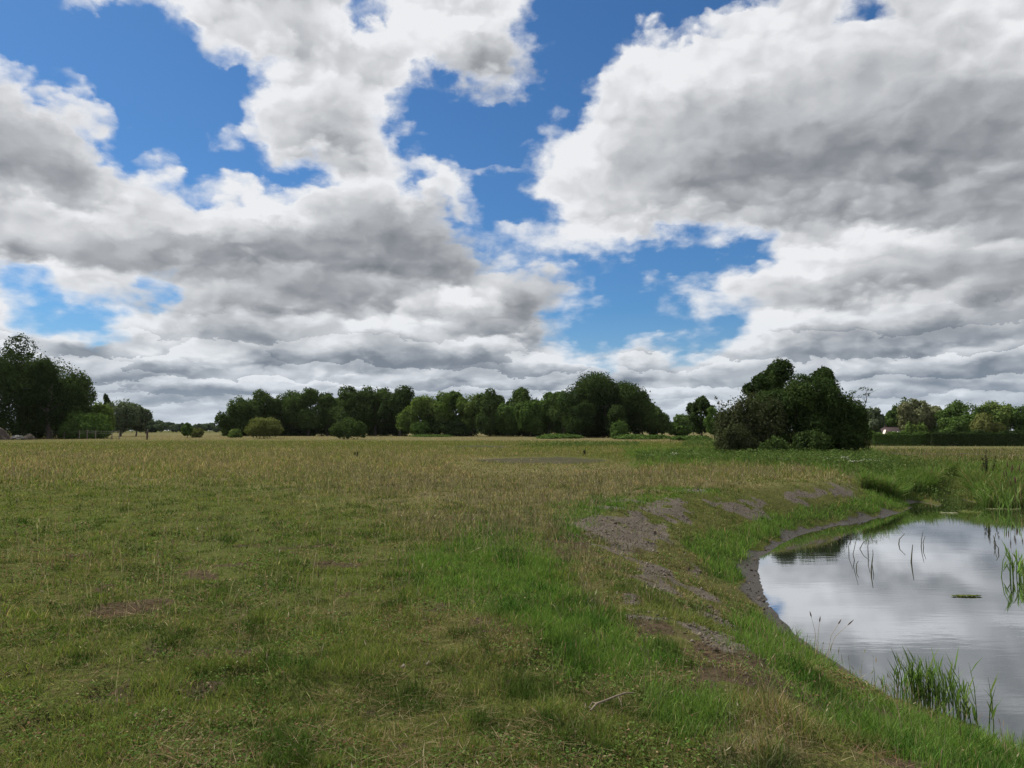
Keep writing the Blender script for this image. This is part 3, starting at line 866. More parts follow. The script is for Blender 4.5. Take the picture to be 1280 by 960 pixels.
# --- far meadow tufts
B = Batch()
N = 90000
x, y = scatter(N, 38, 260, -40, 42, 1.7)
z = ground_z(x, y); zn = zones(x, y, z)
keep = (zn['ditch'] < 0.3) & (rng.random(N) < 0.25 + 0.9 * fbm(x, y, 9, 3, 121))
x, y, z = x[keep], y[keep], z[keep]; zn = {k: v[keep] for k, v in zn.items()}; n = len(x); d = zn['dist']
fd = fbm(x * 0.35, y, 16, 3, 123)
right = sstep(0.28, 0.42, x / y) * (1 - sstep(55, 110, d) * 0.3)
ps = np.clip(0.25 + 1.6 * (fd - 0.45) + 0.55 * sstep(95, 140, d), 0.05, 0.97)
col = np.where((rng.random(n) < ps)[:, None], pick(STRAW, n), np.where((rng.random(n) < 0.5)[:, None], pick(OLIVE, n), pick(GREENS, n)))
col = np.where((rng.random(n) < right * 0.86)[:, None], pick([(0.070, 0.092, 0.030), (0.088, 0.100, 0.036), (0.058, 0.080, 0.026)], n), col)
V, F, C = blades(x, y, z, rng.uniform(0.10, 0.30, n) * (1 + 1.0 * right), 0.015 * (d / 40) ** 0.8 * rng.uniform(.6, 1.4, n), rng.uniform(0.05, 0.6, n), rng.uniform(0, 6.283, n), col, seg=2)
B.add(V, F, C)
g = B.build('far_meadow_grass', M_grass)
tag(g, 'pale tufted rough grass on the far side of the meadow in front of the wood', 'grass', kind='stuff')

# --- tall sedge and reed bank behind the pond
B = Batch()
def reed_region(n, poly_pts, z_of=None):
    P = np.array(poly_pts); lo = P.min(0); hi = P.max(0)
    out_ = []
    while sum(len(o_) for o_ in out_) < n:
        q_ = rng.uniform(lo, hi, (n * 2, 2)); q_ = q_[poly_sd(q_, P) < 0]; out_.append(q_)
    return np.concatenate(out_)[:n]
BANKP = [on_level(*p, zz) for p, zz in [((1076, 601), -.1), ((1084, 622), -.7), ((1120, 631), -.95), ((1140, 624), -1), ((1166, 622), -1.), ((1176, 616), -1), ((1196, 613), -1), ((1212, 622), -1.), ((1226, 633), -1), ((1264, 634), -1), ((1310, 633), -1)]] + \
        [(30, 25), (33, 33), on_level(1290, 584), on_level(1180, 586), on_level(1120, 588), on_level(1085, 594)]
N = 130000
p = reed_region(N, BANKP); x, y = p[:, 0], p[:, 1]
cl = fbm(x, y, 1.1, 3, 131); cl2 = fbm(x, y, 2.6, 2, 133)
keep = rng.random(N) < 0.2 + 1.1 * sstep(0.3, 0.6, cl)
x, y, cl, cl2 = x[keep], y[keep], cl[keep], cl2[keep]; n = len(x)
z = np.maximum(ground_z(x, y), ZW - 0.05)
H = (0.42 + 0.58 * cl2) * rng.uniform(0.6, 1.25, n) * np.where(z < -0.6, 1.25, 1.0)
REEDC = [(0.070, 0.125, 0.028), (0.095, 0.155, 0.038), (0.050, 0.090, 0.020), (0.110, 0.155, 0.048)]
col = pick(REEDC, n)
col = np.where((rng.random(n) < np.clip(0.04 + 0.15 * sstep(.55, .7, cl2), 0, 1))[:, None], pick(STRAW, n) * 0.8, col)
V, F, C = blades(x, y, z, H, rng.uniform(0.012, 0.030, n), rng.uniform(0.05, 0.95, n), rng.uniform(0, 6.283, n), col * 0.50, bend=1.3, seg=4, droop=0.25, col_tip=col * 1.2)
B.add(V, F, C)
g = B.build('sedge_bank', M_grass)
tag(g, 'tall lush green sedges and reeds crowding the far bank of the pond', 'reeds', kind='stuff')

# --- broad-leaved weeds and tall herbs in the middle distance, in front of the thicket
B = Batch()
def herb_patch(poly_px, n, H, lw, cols, z0=0.0, seed=0):
    poly = [on_level(a, b, z0) for a, b in poly_px]
    p = reed_region(n, poly); x, y = p[:, 0], p[:, 1]
    c_ = fbm(x, y, 0.9, 3, 140 + seed)
    k = rng.random(n) < 0.15 + 1.2 * sstep(0.35, 0.62, c_)
    x, y, c_ = x[k], y[k], c_[k]; m_ = len(x); z = ground_z(x, y)
    zz = z + rng.random(m_) ** 0.7 * H * (0.4 + c_)
    col = pick(cols, m_)
    # leaf quads scattered through the height
    nrm = rng.normal(0, 1, (m_, 3)); nrm[:, 2] = np.abs(nrm[:, 2]) + 0.4; nrm /= np.linalg.norm(nrm, axis=1)[:, None]
    t1 = np.cross(nrm, rng.normal(0, 1, (m_, 3))); t1 /= np.linalg.norm(t1, axis=1)[:, None]; t2 = np.cross(nrm, t1)
    s = lw * rng.uniform(0.5, 1.4, m_)[:, None]
    P = np.stack([x, y, zz], -1)
    V = np.stack([P - t1 * s, P + t2 * s * 0.4, P + t1 * s, P - t2 * s * 0.4], 1).reshape(-1, 3)
    Fq = (np.arange(m_) * 4)[:, None] + np.arange(4)
    C = np.ones((m_, 4, 4)); C[:, :, :3] = col[:, None, :]
    B.add(V, [Fq], C.reshape(-1, 4))
    k2 = rng.random(m_) < 0.5
    V, F, C = blades(x[k2], y[k2], z[k2], (zz - z)[k2] * 1.25, np.full(k2.sum(), lw * 0.28), rng.uniform(0.05, .5, k2.sum()), rng.uniform(0, 6.28, k2.sum()), col[k2], seg=2)
    B.add(V, F, C)
HERB = [(0.058, 0.098, 0.026), (0.080, 0.122, 0.034), (0.042, 0.072, 0.022), (0.095, 0.120, 0.045)]
herb_patch([(925,572),(1090,570),(1130,590),(1085,592),(1000,584),(930,582)], 11000, 0.55, 0.055, HERB, seed=1)
herb_patch([(790,572),(860,565),(930,566),(940,578),(880,579),(800,580)], 7000, 0.45, 0.06, HERB, seed=2)
herb_patch([(1085,578),(1140,582),(1290,582),(1290,590),(1150,594),(1090,590)], 9000, 0.5, 0.05, HERB, seed=3)
herb_patch([(860,553),(905,553),(905,560),(850,560)], 3000, 0.6, 0.09, HERB, seed=4)
herb_patch([(700,556),(800,555),(800,558),(640,560)], 2500, 0.4, 0.10, HERB, seed=5)
g = B.build('tall_weeds', M_leaf)
tag(g, 'green tangle of nettles and tall weeds in front of the dark thicket', 'weeds', kind='stuff')

# --- crumbly clods on the bare soil
N = 60000
x, y = scatter(N, 2.6, 26, -16, 40, 1.2)
z = ground_z(x, y); zn = zones(x, y, z)
keep = (rng.random(N) < np.maximum(np.maximum(zn['soil'], zn['brown'] * 0.12), zn['mud'] * 0.5 * (zn['dw'] < 1.2)) * 0.9) & (zn['dw'] > 0.03) & (fbm(x, y, 0.3, 2, 151) > 0.42)
x, y, z = x[keep], y[keep], z[keep]; n = len(x); d = np.hypot(x, y)
s_ = (rng.gamma(2.0, 0.006, n) + 0.004 + 0.0006 * d) * .7
O = np.array([(1, 0, 0), (-.5, .87, 0), (-.5, -.87, 0), (.1, .1, .8), (0, 0, -.6)], float)
V = O[None] * s_[:, None, None] * rng.uniform(0.6, 1.4, (n, 5, 3))
a_ = rng.uniform(0, 6.283, n); ca, sa = np.cos(a_)[:, None], np.sin(a_)[:, None]
V = np.stack([V[:, :, 0] * ca - V[:, :, 1] * sa, V[:, :, 0] * sa + V[:, :, 1] * ca, V[:, :, 2]], -1) + np.stack([x, y, z + s_ * .15], -1)[:, None]
Ft = ((np.arange(n) * 5)[:, None, None] + np.array([(0, 1, 3), (1, 2, 3), (2, 0, 3), (1, 0, 4), (2, 1, 4), (0, 2, 4)])[None]).reshape(-1, 3)
C = np.ones((n, 5, 4)); C[:, :, :3] = (np.array([(0.100, 0.086, 0.070), (0.070, 0.058, 0.047), (0.135, 0.116, 0.098)])[rng.integers(0, 3, n)] * rng.uniform(.7, 1.2, (n, 1)) * np.where(zn['mud'][keep] > .5, .55, 1.0)[:, None])[:, None, :]
M_clod, T, o = new_mat('soil_clods'); a = attr(T, 'tint'); bs = T.new('ShaderNodeBsdfDiffuse'); T.l.new(a.outputs['Color'], bs.inputs['Color']); T.l.new(bs.outputs[0], o.inputs['Surface'])
g = mesh_np('soil_clods', V.reshape(-1, 3), Ft, M_clod, colors={'tint': C.reshape(-1, 4)})
tag(g, 'loose crumbs of grey brown soil on the bare patches of the bank', 'soil', kind='stuff')
# ------------------------------------------------------------------ trees and bushes
M_bark, T, o = new_mat('bark')
pos = T.new('ShaderNodeNewGeometry').outputs['Position']
nb = T.noise(T.vm('MULTIPLY', pos, (6.0, 6.0, 1.2)), 1.0, 5, 0.65)
bs = T.new('ShaderNodeBsdfPrincipled'); T.put(bs.inputs['Base Color'], T.mix(nb, (0.040, 0.032, 0.025, 1), (0.105, 0.090, 0.074, 1)))
bs.inputs['Roughness'].default_value = 0.9
bp = T.new('ShaderNodeBump'); bp.inputs['Strength'].default_value = 0.7; T.put(bp.inputs['Height'], nb); T.l.new(bp.outputs[0], bs.inputs['Normal'])
T.l.new(bs.outputs[0], o.inputs['Surface'])

def tube(pts, rad, ns=7):
    pts = np.asarray(pts, float); rad = np.asarray(rad, float)
    V = []; 
    for i, p in enumerate(pts):
        t = pts[min(i + 1, len(pts) - 1)] - pts[max(i - 1, 0)]
        t /= np.linalg.norm(t) + 1e-9
        a = np.cross(t, (0.31, 0.95, 0.02)); a /= np.linalg.norm(a) + 1e-9
        b = np.cross(t, a)
        th = np.arange(ns) * 2 * np.pi / ns
        V.append(p + rad[i] * (np.cos(th)[:, None] * a + np.sin(th)[:, None] * b))
    V = np.concatenate(V)
    F = []
    for i in range(len(pts) - 1):
        for k in range(ns):
            F.append((i * ns + k, i * ns + (k + 1) % ns, (i + 1) * ns + (k + 1) % ns, (i + 1) * ns + k))
    return V, np.array(F)

class MB:
    def __init__(self): self.V = []; self.F = []; self.n = 0
    def add(self, V, F):
        self.V.append(np.asarray(V, float)); self.F.append(np.asarray(F) + self.n); self.n += len(V)
    def tube(self, pts, rad, ns=7): self.add(*tube(pts, rad, ns))
    def build(self, name, mat, parent=None, smooth=True, loc=None):
        by = {}
        for f in self.F: by.setdefault(f.shape[1], []).append(f)
        return mesh_np(name, np.concatenate(self.V), [np.concatenate(v) for v in by.values()], mat, parent, smooth=smooth, loc=loc)

def limb_path(r, a, b, sag=0.12, n=5):
    a = np.asarray(a, float); b = np.asarray(b, float)
    t = np.linspace(0, 1, n)[:, None]
    p = a + (b - a) * t
    L = np.linalg.norm(b - a)
    off = r.normal(0, sag * L, 3) * 0.5
    p = p + np.sin(t * np.pi) * off + r.normal(0, 0.02 * L, (n, 3)) * (t > 0) * (t < 1)
    return p

def lobes_for(r, R, H, cb, n, flat=1.0, irregular=0.25):
    """sub-clumps of a crown of radius R between heights cb and H"""
    hz_ = (H - cb) / 2; cz = cb + hz_
    L = []
    for i in range(n):
        u = r.uniform(-0.85, 1.0); th = r.uniform(0, 2 * np.pi)
        k = math.sqrt(max(0, 1 - u * u))
        rr = r.uniform(0.50, 0.78)
        # fuller below the middle, rounded on top
        c = np.array([math.cos(th) * k * R * rr, math.sin(th) * k * R * rr, cz + u * hz_ * 0.72])
        s = r.uniform(0.30, 0.48) * (1 + irregular * r.normal() * 0.4)
        L.append((c, np.array([R * s, R * s, min(R, hz_ * 1.2) * s * flat])))
    L.append((np.array([0, 0, cz]), np.array([R * 0.62, R * 0.62, hz_ * 0.75])))
    return L

def leaves(r, lobes, n, leaf, cols, aspect=0.62, up=0.35, shell=(0.72, 1.06), ground=0.15, clump=0.12):
    area = np.array([(a[0] * a[1] + a[0] * a[2] + a[1] * a[2]) for c, a in lobes]) ** 0.9
    area[-1] *= 0.5 if len(lobes) > 3 else 1
    cnt = np.maximum(1, (n * area / area.sum()).astype(int))
    Ps = []; Ns = []; Cs = []
    cols = np.array(cols, float)
    for (c, a), m_ in zip(lobes, cnt):
        if m_ < 1: continue
        v = r.normal(0, 1, (m_, 3)); v /= np.linalg.norm(v, axis=1)[:, None]
        # small twig clusters: pull directions towards cluster centres
        nc = max(6, m_ // 22)
        cc = r.normal(0, 1, (nc, 3)); cc /= np.linalg.norm(cc, axis=1)[:, None]
        w_ = cc[r.integers(0, nc, m_)]
        v = w_ * 0.75 + v * r.uniform(0.12, 0.5, (m_, 1)); v /= np.linalg.norm(v, axis=1)[:, None]
        rad = r.uniform(shell[0], shell[1], m_) + r.normal(0, clump * 0.5, m_)
        bump = 1 + 0.16 * np.sin(v[:, 0] * 5 + c[0]) * np.sin(v[:, 1] * 4 + c[1] * 2) 
        p = c + v * a * (rad * bump)[:, None]
        nn = v * 0.7 + r.normal(0, 0.55, (m_, 3)) + np.array([0, 0, up])
        Ps.append(p); Ns.append(nn)
        base = cols[r.integers(0, len(cols))] * r.uniform(0.85, 1.15)
        ci = cols[r.integers(0, len(cols), m_)] * 0.5 + base * 0.5
        Cs.append(ci * r.uniform(0.75, 1.25, (m_, 1)))
    P = np.concatenate(Ps); Nn = np.concatenate(Ns); Cc = np.concatenate(Cs)
    k = P[:, 2] > ground
    P, Nn, Cc = P[k], Nn[k], Cc[k]; m_ = len(P)
    Nn /= np.linalg.norm(Nn, axis=1)[:, None]
    t1 = np.cross(Nn, r.normal(0, 1, (m_, 3))); t1 /= np.linalg.norm(t1, axis=1)[:, None]
    t2 = np.cross(Nn, t1)
    s = (leaf * 0.5 * r.uniform(0.55, 1.35, m_))[:, None]
    k1 = r.uniform(-0.35, 0.35, (m_, 1))
    V = np.stack([P - t1 * s, P + t2 * s * aspect + t1 * s * k1, P + t1 * s + Nn * s * 0.25, P - t2 * s * aspect + t1 * s * k1], 1).reshape(-1, 3)
    F = (np.arange(m_) * 4)[:, None] + np.arange(4)
    C = np.ones((m_, 4, 4)); C[:, :, :3] = Cc[:, None, :]
    return V, F, C.reshape(-1, 4)

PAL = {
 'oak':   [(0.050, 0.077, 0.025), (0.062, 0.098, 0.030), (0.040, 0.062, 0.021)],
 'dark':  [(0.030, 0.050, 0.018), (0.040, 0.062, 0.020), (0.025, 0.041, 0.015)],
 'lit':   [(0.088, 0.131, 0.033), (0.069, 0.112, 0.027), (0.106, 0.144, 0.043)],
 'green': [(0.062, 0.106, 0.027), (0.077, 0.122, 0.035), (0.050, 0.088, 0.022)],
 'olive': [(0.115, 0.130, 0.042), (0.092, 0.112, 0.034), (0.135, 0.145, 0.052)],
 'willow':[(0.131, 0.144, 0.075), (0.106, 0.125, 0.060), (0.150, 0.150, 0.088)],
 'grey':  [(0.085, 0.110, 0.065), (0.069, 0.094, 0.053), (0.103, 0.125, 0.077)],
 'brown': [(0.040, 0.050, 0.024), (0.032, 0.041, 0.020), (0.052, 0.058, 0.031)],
 'far':   [(0.062, 0.088, 0.050), (0.053, 0.075, 0.043)],
}
_ts = [100]
def make_tree(name, px, dist, wpx, ytop, kind, label, cat='tree', cb=0.22, nl=9, n=6000, leaf=None, group=None, trunk_r=None, dy=0.0, ex=0.9, up=0.35, multi=1, shape=None, wide=1.0):
    """a tree whose crown spans wpx photo pixels, with its top in photo row ytop, at depth dist"""
    _ts[0] += 1
    r = np.random.default_rng(_ts[0])
    x = at_dist(px, dist); y = dist + dy
    z = gz1(x, y)
    R = wpx / FPX * dist / 2 * (1.0 if shape else 1.12) * wide
    H = h_at(ytop, dist) - z
    root = empty(name, (x, y, z))
    tag(root, label, cat, group)
    leaf = (leaf or max(0.16, dist / FPX * 1.9)) * 1.35; n = int(n * 2.3)
    b = H * cb
    lobes = shape(r, R, H, b) if shape else lobes_for(r, R * 0.97, H * 0.985, b, nl)
    V, F, C = leaves(r, lobes, n, leaf, PAL[kind], ground=0.05)
    # scale so the crown really reaches H
    top = np.percentile(V[:, 2], 99.3)
    lowm = V[:, 2] > b
    V[:, 2] = np.where(lowm, b + (V[:, 2] - b) * (H - b) / max(top - b, 0.1), V[:, 2])
    mesh_np('crown', V, F, M_leaf, root, colors={'tint': C})
    tr = trunk_r or max(0.05, H * 0.022)
    for k in range(multi):
        mb = MB()
        off = np.array([r.normal(0, R * 0.12), r.normal(0, R * 0.12), 0]) if multi > 1 else np.zeros(3)
        topz = b + (H - b) * 0.72
        tp = limb_path(r, off + (0, 0, -0.15), off * 2.2 + (r.normal(0, R * 0.06), r.normal(0, R * 0.06), topz), 0.05, 7)
        mb.tube(tp, tr * np.array([1.35, 1.0, 0.9, 0.78, 0.6, 0.4, 0.15]), 8)
        for (c, a) in lobes[:-1][k::multi][:12]:
            j = int(np.clip(np.searchsorted(tp[:, 2], min(c[2] - 0.2 * H, topz * 0.85)), 1, 5))
            lp = limb_path(r, tp[j], c, 0.14, 5)
            mb.tube(lp, tr * np.array([0.5, 0.38, 0.28, 0.18, 0.06]), 5)
            for q_ in range(2):
                e_ = c + r.normal(0, 1, 3) * a * 0.6
                mb.tube(limb_path(r, lp[2 + q_], e_, 0.15, 4), tr * np.array([0.22, 0.15, 0.1, 0.03]), 4)
        mb.build('trunk' if cat == 'tree' else 'stem', M_bark, root)
    return root

def dome(r, R, H, b):
    """low bush: clumps over a half dome right down to the ground"""
    L = []
    for i in range(15):
        th = r.uniform(0, 6.283); u = r.uniform(0.0, 0.8); k = math.sqrt(1 - u * u)
        rr = r.uniform(0.5, 0.72)
        L.append((np.array([math.cos(th) * k * R * rr, math.sin(th) * k * R * rr, H * (0.2 + 0.55 * u)]), np.array([R * .36, R * .36, H * .30]) * r.uniform(.75, 1.15)))
    L.append((np.array([0, 0, H * 0.4]), np.array([R * .8, R * .8, H * .52])))
    return L
def ball(r, R, H, b):
    """clipped-looking round bush"""
    L = []
    for i in range(22):
        th = r.uniform(0, 6.283); u = r.uniform(-0.5, 1); k = math.sqrt(1 - u * u)
        L.append((np.array([math.cos(th) * k * R * .62, math.sin(th) * k * R * .62, H * (0.48 + 0.34 * u)]), np.array([R * .36, R * .36, H * .20]) * r.uniform(.85, 1.1)))
    L.append((np.array([0, 0, H * 0.48]), np.array([R * .86, R * .86, H * .48])))
    return L
def three(r, R, H, b):
    L = []
    for cx, s in ((-0.55, .8), (0.02, 1.0), (0.56, .86)):
        for i in range(10):
            th = r.uniform(0, 6.283); u = r.uniform(-0.5, 1); k = math.sqrt(1 - u * u)
            L.append((np.array([(cx + math.cos(th) * k * .27 * s) * R, math.sin(th) * k * R * .4, H * s * (0.48 + 0.34 * u)]), np.array([R * .22, R * .3, H * .2]) * s))
    L.append((np.array([0, 0, H * 0.42]), np.array([R * .85, R * .6, H * .42])))
    return L
def column(r, R, H, b):
    L = []
    for i in range(10):
        t = (i + 0.5) / 10
        k = (0.35 + 0.65 * math.sin(math.pi * min(1, t * 0.8 + 0.2))) 
        L.append((np.array([r.normal(0, R * .11), r.normal(0, R * .11), b + (H - b) * t]), np.array([R * k * .8, R * k * .8, (H - b) * .11])))
    L.append((np.array([0, 0, b + (H - b) * .5]), np.array([R * .5, R * .5, (H - b) * .42])))
    return L

BT = 'broadleaf_tree'
# big dark trees, far left
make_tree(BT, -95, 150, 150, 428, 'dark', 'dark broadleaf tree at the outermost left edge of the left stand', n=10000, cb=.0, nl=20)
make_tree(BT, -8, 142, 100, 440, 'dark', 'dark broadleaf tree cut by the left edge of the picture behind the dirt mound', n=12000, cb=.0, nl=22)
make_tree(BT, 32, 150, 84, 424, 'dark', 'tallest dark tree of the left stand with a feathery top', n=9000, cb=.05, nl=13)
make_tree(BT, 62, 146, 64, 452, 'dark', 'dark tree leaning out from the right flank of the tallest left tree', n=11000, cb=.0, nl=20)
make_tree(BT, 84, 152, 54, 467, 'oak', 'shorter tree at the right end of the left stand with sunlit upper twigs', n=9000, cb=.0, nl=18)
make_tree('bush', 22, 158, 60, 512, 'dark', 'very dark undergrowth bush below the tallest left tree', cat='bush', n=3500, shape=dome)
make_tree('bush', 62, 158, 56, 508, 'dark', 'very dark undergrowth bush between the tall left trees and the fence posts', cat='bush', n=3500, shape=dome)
make_tree('bush', 82, 149, 17, 530, 'green', 'small green sapling bush catching light in front of the dark left stand', cat='bush', n=900, shape=dome)
make_tree('bush', 112, 148, 66, 517, 'green', 'rounded olive bush sloping down to the right beside the left stand', cat='bush', n=4200, shape=dome)
make_tree('bush', 126, 162, 36, 505, 'lit', 'pale yellow green willow bush behind the olive bush on the left', cat='bush', n=2600, shape=dome)
make_tree('conical_tree', 134, 205, 15, 494, 'dark', 'narrow dark pointed tree rising behind the pale willow bush on the left', n=2200, cb=.1, shape=column)
make_tree(BT, 152, 200, 38, 503, 'grey', 'grey green tree next to the narrow pointed tree on the left', n=3800, cb=.12)
make_tree(BT, 171, 212, 30, 507, 'grey', 'grey green tree with a ragged top at the right end of the left clump', n=3000, cb=.15)
make_tree(BT, 183, 330, 36, 524, 'far', 'low dark blue green tree beyond the right end of the left clump', n=2200, cb=.03, nl=8)
for i, (px, w, yt, lab) in enumerate([(166, 24, 526, 'hazy tree in the far treeline half hidden by the grey green trees'), (202, 13, 526, 'slim hazy tree in the far treeline just right of the low dark tree'), (212, 16, 528, 'round hazy tree second after the low dark tree in the far treeline'),
                               (222, 15, 530, 'lowest hazy tree in the middle of the far treeline'), (229, 12, 529, 'hazy tree in the far treeline directly above the upright green shrub'), (243, 18, 531, 'wide low hazy tree in the far treeline above the yellow green shrub'),
                               (254, 14, 530, 'hazy tree in the far treeline left of the umbrella shaped one'), (263, 17, 529, 'umbrella shaped hazy tree in the far treeline'), (274, 16, 531, 'hazy far tree tucked against the left end of the wood')]):
    make_tree(BT, px, 560 + 25 * (i % 3), w, yt, 'far', lab, n=1100, cb=.12, nl=6, leaf=1.1, group='trees of the far hazy treeline')
make_tree('bush', 235, 165, 15, 529, 'green', 'small upright green shrub standing alone in the far meadow', cat='bush', n=1300, shape=column)
make_tree('bush', 247, 172, 18, 536, 'olive', 'small spreading yellow green shrub next to the upright shrub', cat='bush', n=1000, shape=dome)
make_tree('bush', 294, 168, 17, 537, 'lit', 'small pale shrub at the foot of the wood\'s left end', cat='bush', n=1000, shape=dome)
# the two round bushes in the meadow
make_tree('bush', 331, 150, 48, 523, 'olive', 'round olive green bush standing in the open meadow', cat='bush', n=5200, shape=ball, leaf=.22)
make_tree('bush', 435, 136, 50, 524, 'oak', 'dark green bush of three rounded lobes standing in the open meadow', cat='bush', n=5600, shape=three, leaf=.22)
# the wood
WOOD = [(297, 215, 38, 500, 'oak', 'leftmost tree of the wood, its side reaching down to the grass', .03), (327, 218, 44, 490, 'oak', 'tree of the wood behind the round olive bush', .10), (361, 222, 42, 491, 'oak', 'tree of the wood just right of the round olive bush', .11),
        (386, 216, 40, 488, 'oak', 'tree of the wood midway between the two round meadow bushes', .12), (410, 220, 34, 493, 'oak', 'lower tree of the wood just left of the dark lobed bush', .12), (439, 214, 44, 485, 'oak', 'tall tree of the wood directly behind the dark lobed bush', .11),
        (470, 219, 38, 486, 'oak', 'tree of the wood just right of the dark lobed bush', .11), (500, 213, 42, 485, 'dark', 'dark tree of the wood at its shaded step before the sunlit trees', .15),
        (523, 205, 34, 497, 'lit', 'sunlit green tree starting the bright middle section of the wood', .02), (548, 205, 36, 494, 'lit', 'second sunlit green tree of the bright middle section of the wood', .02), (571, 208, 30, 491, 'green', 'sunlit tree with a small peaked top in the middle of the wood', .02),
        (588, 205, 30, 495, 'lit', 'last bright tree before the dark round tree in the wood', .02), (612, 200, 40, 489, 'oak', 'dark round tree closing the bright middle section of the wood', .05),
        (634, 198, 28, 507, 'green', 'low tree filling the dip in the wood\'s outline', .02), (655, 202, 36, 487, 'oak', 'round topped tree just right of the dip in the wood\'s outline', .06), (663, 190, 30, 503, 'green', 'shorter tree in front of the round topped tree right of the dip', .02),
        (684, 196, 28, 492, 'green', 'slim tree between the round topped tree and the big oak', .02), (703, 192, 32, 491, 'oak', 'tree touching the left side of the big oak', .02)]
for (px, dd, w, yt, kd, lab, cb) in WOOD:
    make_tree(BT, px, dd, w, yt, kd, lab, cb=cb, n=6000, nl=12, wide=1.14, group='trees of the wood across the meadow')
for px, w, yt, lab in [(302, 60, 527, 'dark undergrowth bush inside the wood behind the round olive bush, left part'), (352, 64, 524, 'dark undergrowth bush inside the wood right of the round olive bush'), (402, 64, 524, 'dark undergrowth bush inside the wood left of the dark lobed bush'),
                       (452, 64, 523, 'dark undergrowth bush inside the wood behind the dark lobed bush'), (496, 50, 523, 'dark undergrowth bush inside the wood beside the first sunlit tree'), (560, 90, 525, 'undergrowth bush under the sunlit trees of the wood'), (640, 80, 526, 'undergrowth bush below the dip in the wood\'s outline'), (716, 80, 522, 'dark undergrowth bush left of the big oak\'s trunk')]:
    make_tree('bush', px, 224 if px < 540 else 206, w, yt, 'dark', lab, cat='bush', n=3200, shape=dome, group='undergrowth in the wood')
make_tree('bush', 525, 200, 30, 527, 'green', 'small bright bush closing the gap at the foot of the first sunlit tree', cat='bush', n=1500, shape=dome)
make_tree('oak_tree', 754, 172, 90, 470, 'dark', 'big wide oak, tallest tree of the wood across the meadow', cb=.05, n=24000, nl=22)
make_tree(BT, 726, 165, 40, 503, 'dark', 'dark tree standing in front of the big oak\'s left half', cb=.02, n=4500)
make_tree(BT, 770, 163, 38, 508, 'dark', 'dark low tree in front of the big oak\'s right half', cb=.02, n=4500)
make_tree(BT, 802, 172, 44, 492, 'oak', 'tree with a knobby top stepping down right of the big oak', cb=.03, n=6000)
make_tree(BT, 820, 166, 32, 513, 'oak', 'low tree at the right end of the wood below the knobby tree', cb=.02, n=3800)
make_tree('bush', 776, 158, 26, 527, 'green', 'low green bush at the foot of the big oak', cat='bush', n=1500, shape=dome)
make_tree(BT, 850, 205, 34, 519, 'green', 'small green tree in the gap between the wood and the dark thicket', cb=.03, n=3000)
make_tree(BT, 866, 300, 22, 521, 'far', 'far tree showing in the gap behind the small green tree', cb=.05, n=1500)
make_tree(BT, 878, 120, 34, 497, 'dark', 'dark tree with a two pointed top left of the thicket', cb=.06, n=4500, leaf=.24)
make_tree(BT, 893, 112, 22, 510, 'green', 'small green tree leaning on the right side of the two pointed dark tree', cb=.03, n=2500, leaf=.22)
# low bramble line at the foot of the wood
for px, dd, w, yt, lab in [(700, 150, 60, 542.5, 'low bramble mound at the foot of the wood left of the big oak'), (800, 140, 80, 543, 'long low bramble mound in front of the wood\'s right end'), (862, 118, 56, 544.5, 'low bramble mound below the gap beside the thicket'), (540, 190, 60, 543, 'faint low bramble mound below the sunlit trees')]:
    make_tree('bramble_mound', px, dd, w, yt, 'green', lab, cat='bush', n=1800, shape=dome, leaf=.3, group='bramble mounds along the wood')
# the dark thicket near the pond
def thicket(r, R, H, b):
    L = []
    for i in range(30):
        th = r.uniform(0, 6.283); u = r.uniform(0.0, 1.0); k = math.sqrt(max(0, 1 - u ** 2.4))
        rr = r.uniform(0.6, 0.8)
        L.append((np.array([math.cos(th) * k * R * rr, math.sin(th) * k * R * rr * .8, H * (0.14 + 0.70 * u)]), np.array([R * .26, R * .26, H * .17]) * r.uniform(.75, 1.2)))
    L.append((np.array([0, 0, H * 0.42]), np.array([R * .78, R * .62, H * .46])))
    return L
make_tree(BT, 948, 64, 34, 469, 'dark', 'left lower crown of the dark trees rising behind the thicket', cb=.35, n=4000, leaf=.17, nl=7)
make_tree(BT, 977, 66, 52, 453, 'dark', 'tallest dark tree rising behind the thicket near the pond', cb=.35, n=7000, leaf=.17, nl=9)
make_tree(BT, 1034, 62, 38, 461, 'dark', 'dark tree with a pointed crown behind the thicket\'s right half', cb=.35, n=5000, leaf=.17, nl=9)
make_tree('thicket_bush', 1003, 55, 150, 475, 'dark', 'large dome of dark olive foliage, main bush of the thicket near the pond', cat='bush', n=26000, shape=thicket, leaf=.13, multi=4, trunk_r=.07)
make_tree('thicket_bush', 1055, 55, 62, 500, 'dark', 'dark bush forming the right shoulder of the thicket', cat='bush', n=9000, shape=dome, leaf=.13, multi=3, trunk_r=.05)
make_tree('thicket_bush', 940, 53, 92, 497, 'brown', 'dull grey brown bush on the left flank of the thicket', cat='bush', n=10000, shape=dome, leaf=.12, multi=5, trunk_r=.04)
make_tree('thicket_bush', 918, 50, 56, 533, 'brown', 'low twiggy brown bush at the thicket\'s left foot', cat='bush', n=4200, shape=dome, leaf=.10, multi=4, trunk_r=.03)
make_tree('bush', 968, 47.5, 40, 548, 'oak', 'small green bush in front of the thicket\'s dark middle', cat='bush', n=3600, shape=dome, leaf=.10, multi=3, trunk_r=.025)
make_tree('bush', 1017, 48.5, 52, 540, 'dark', 'rounded dark green bush at the thicket\'s front right', cat='bush', n=4800, shape=dome, leaf=.11, multi=3, trunk_r=.03)
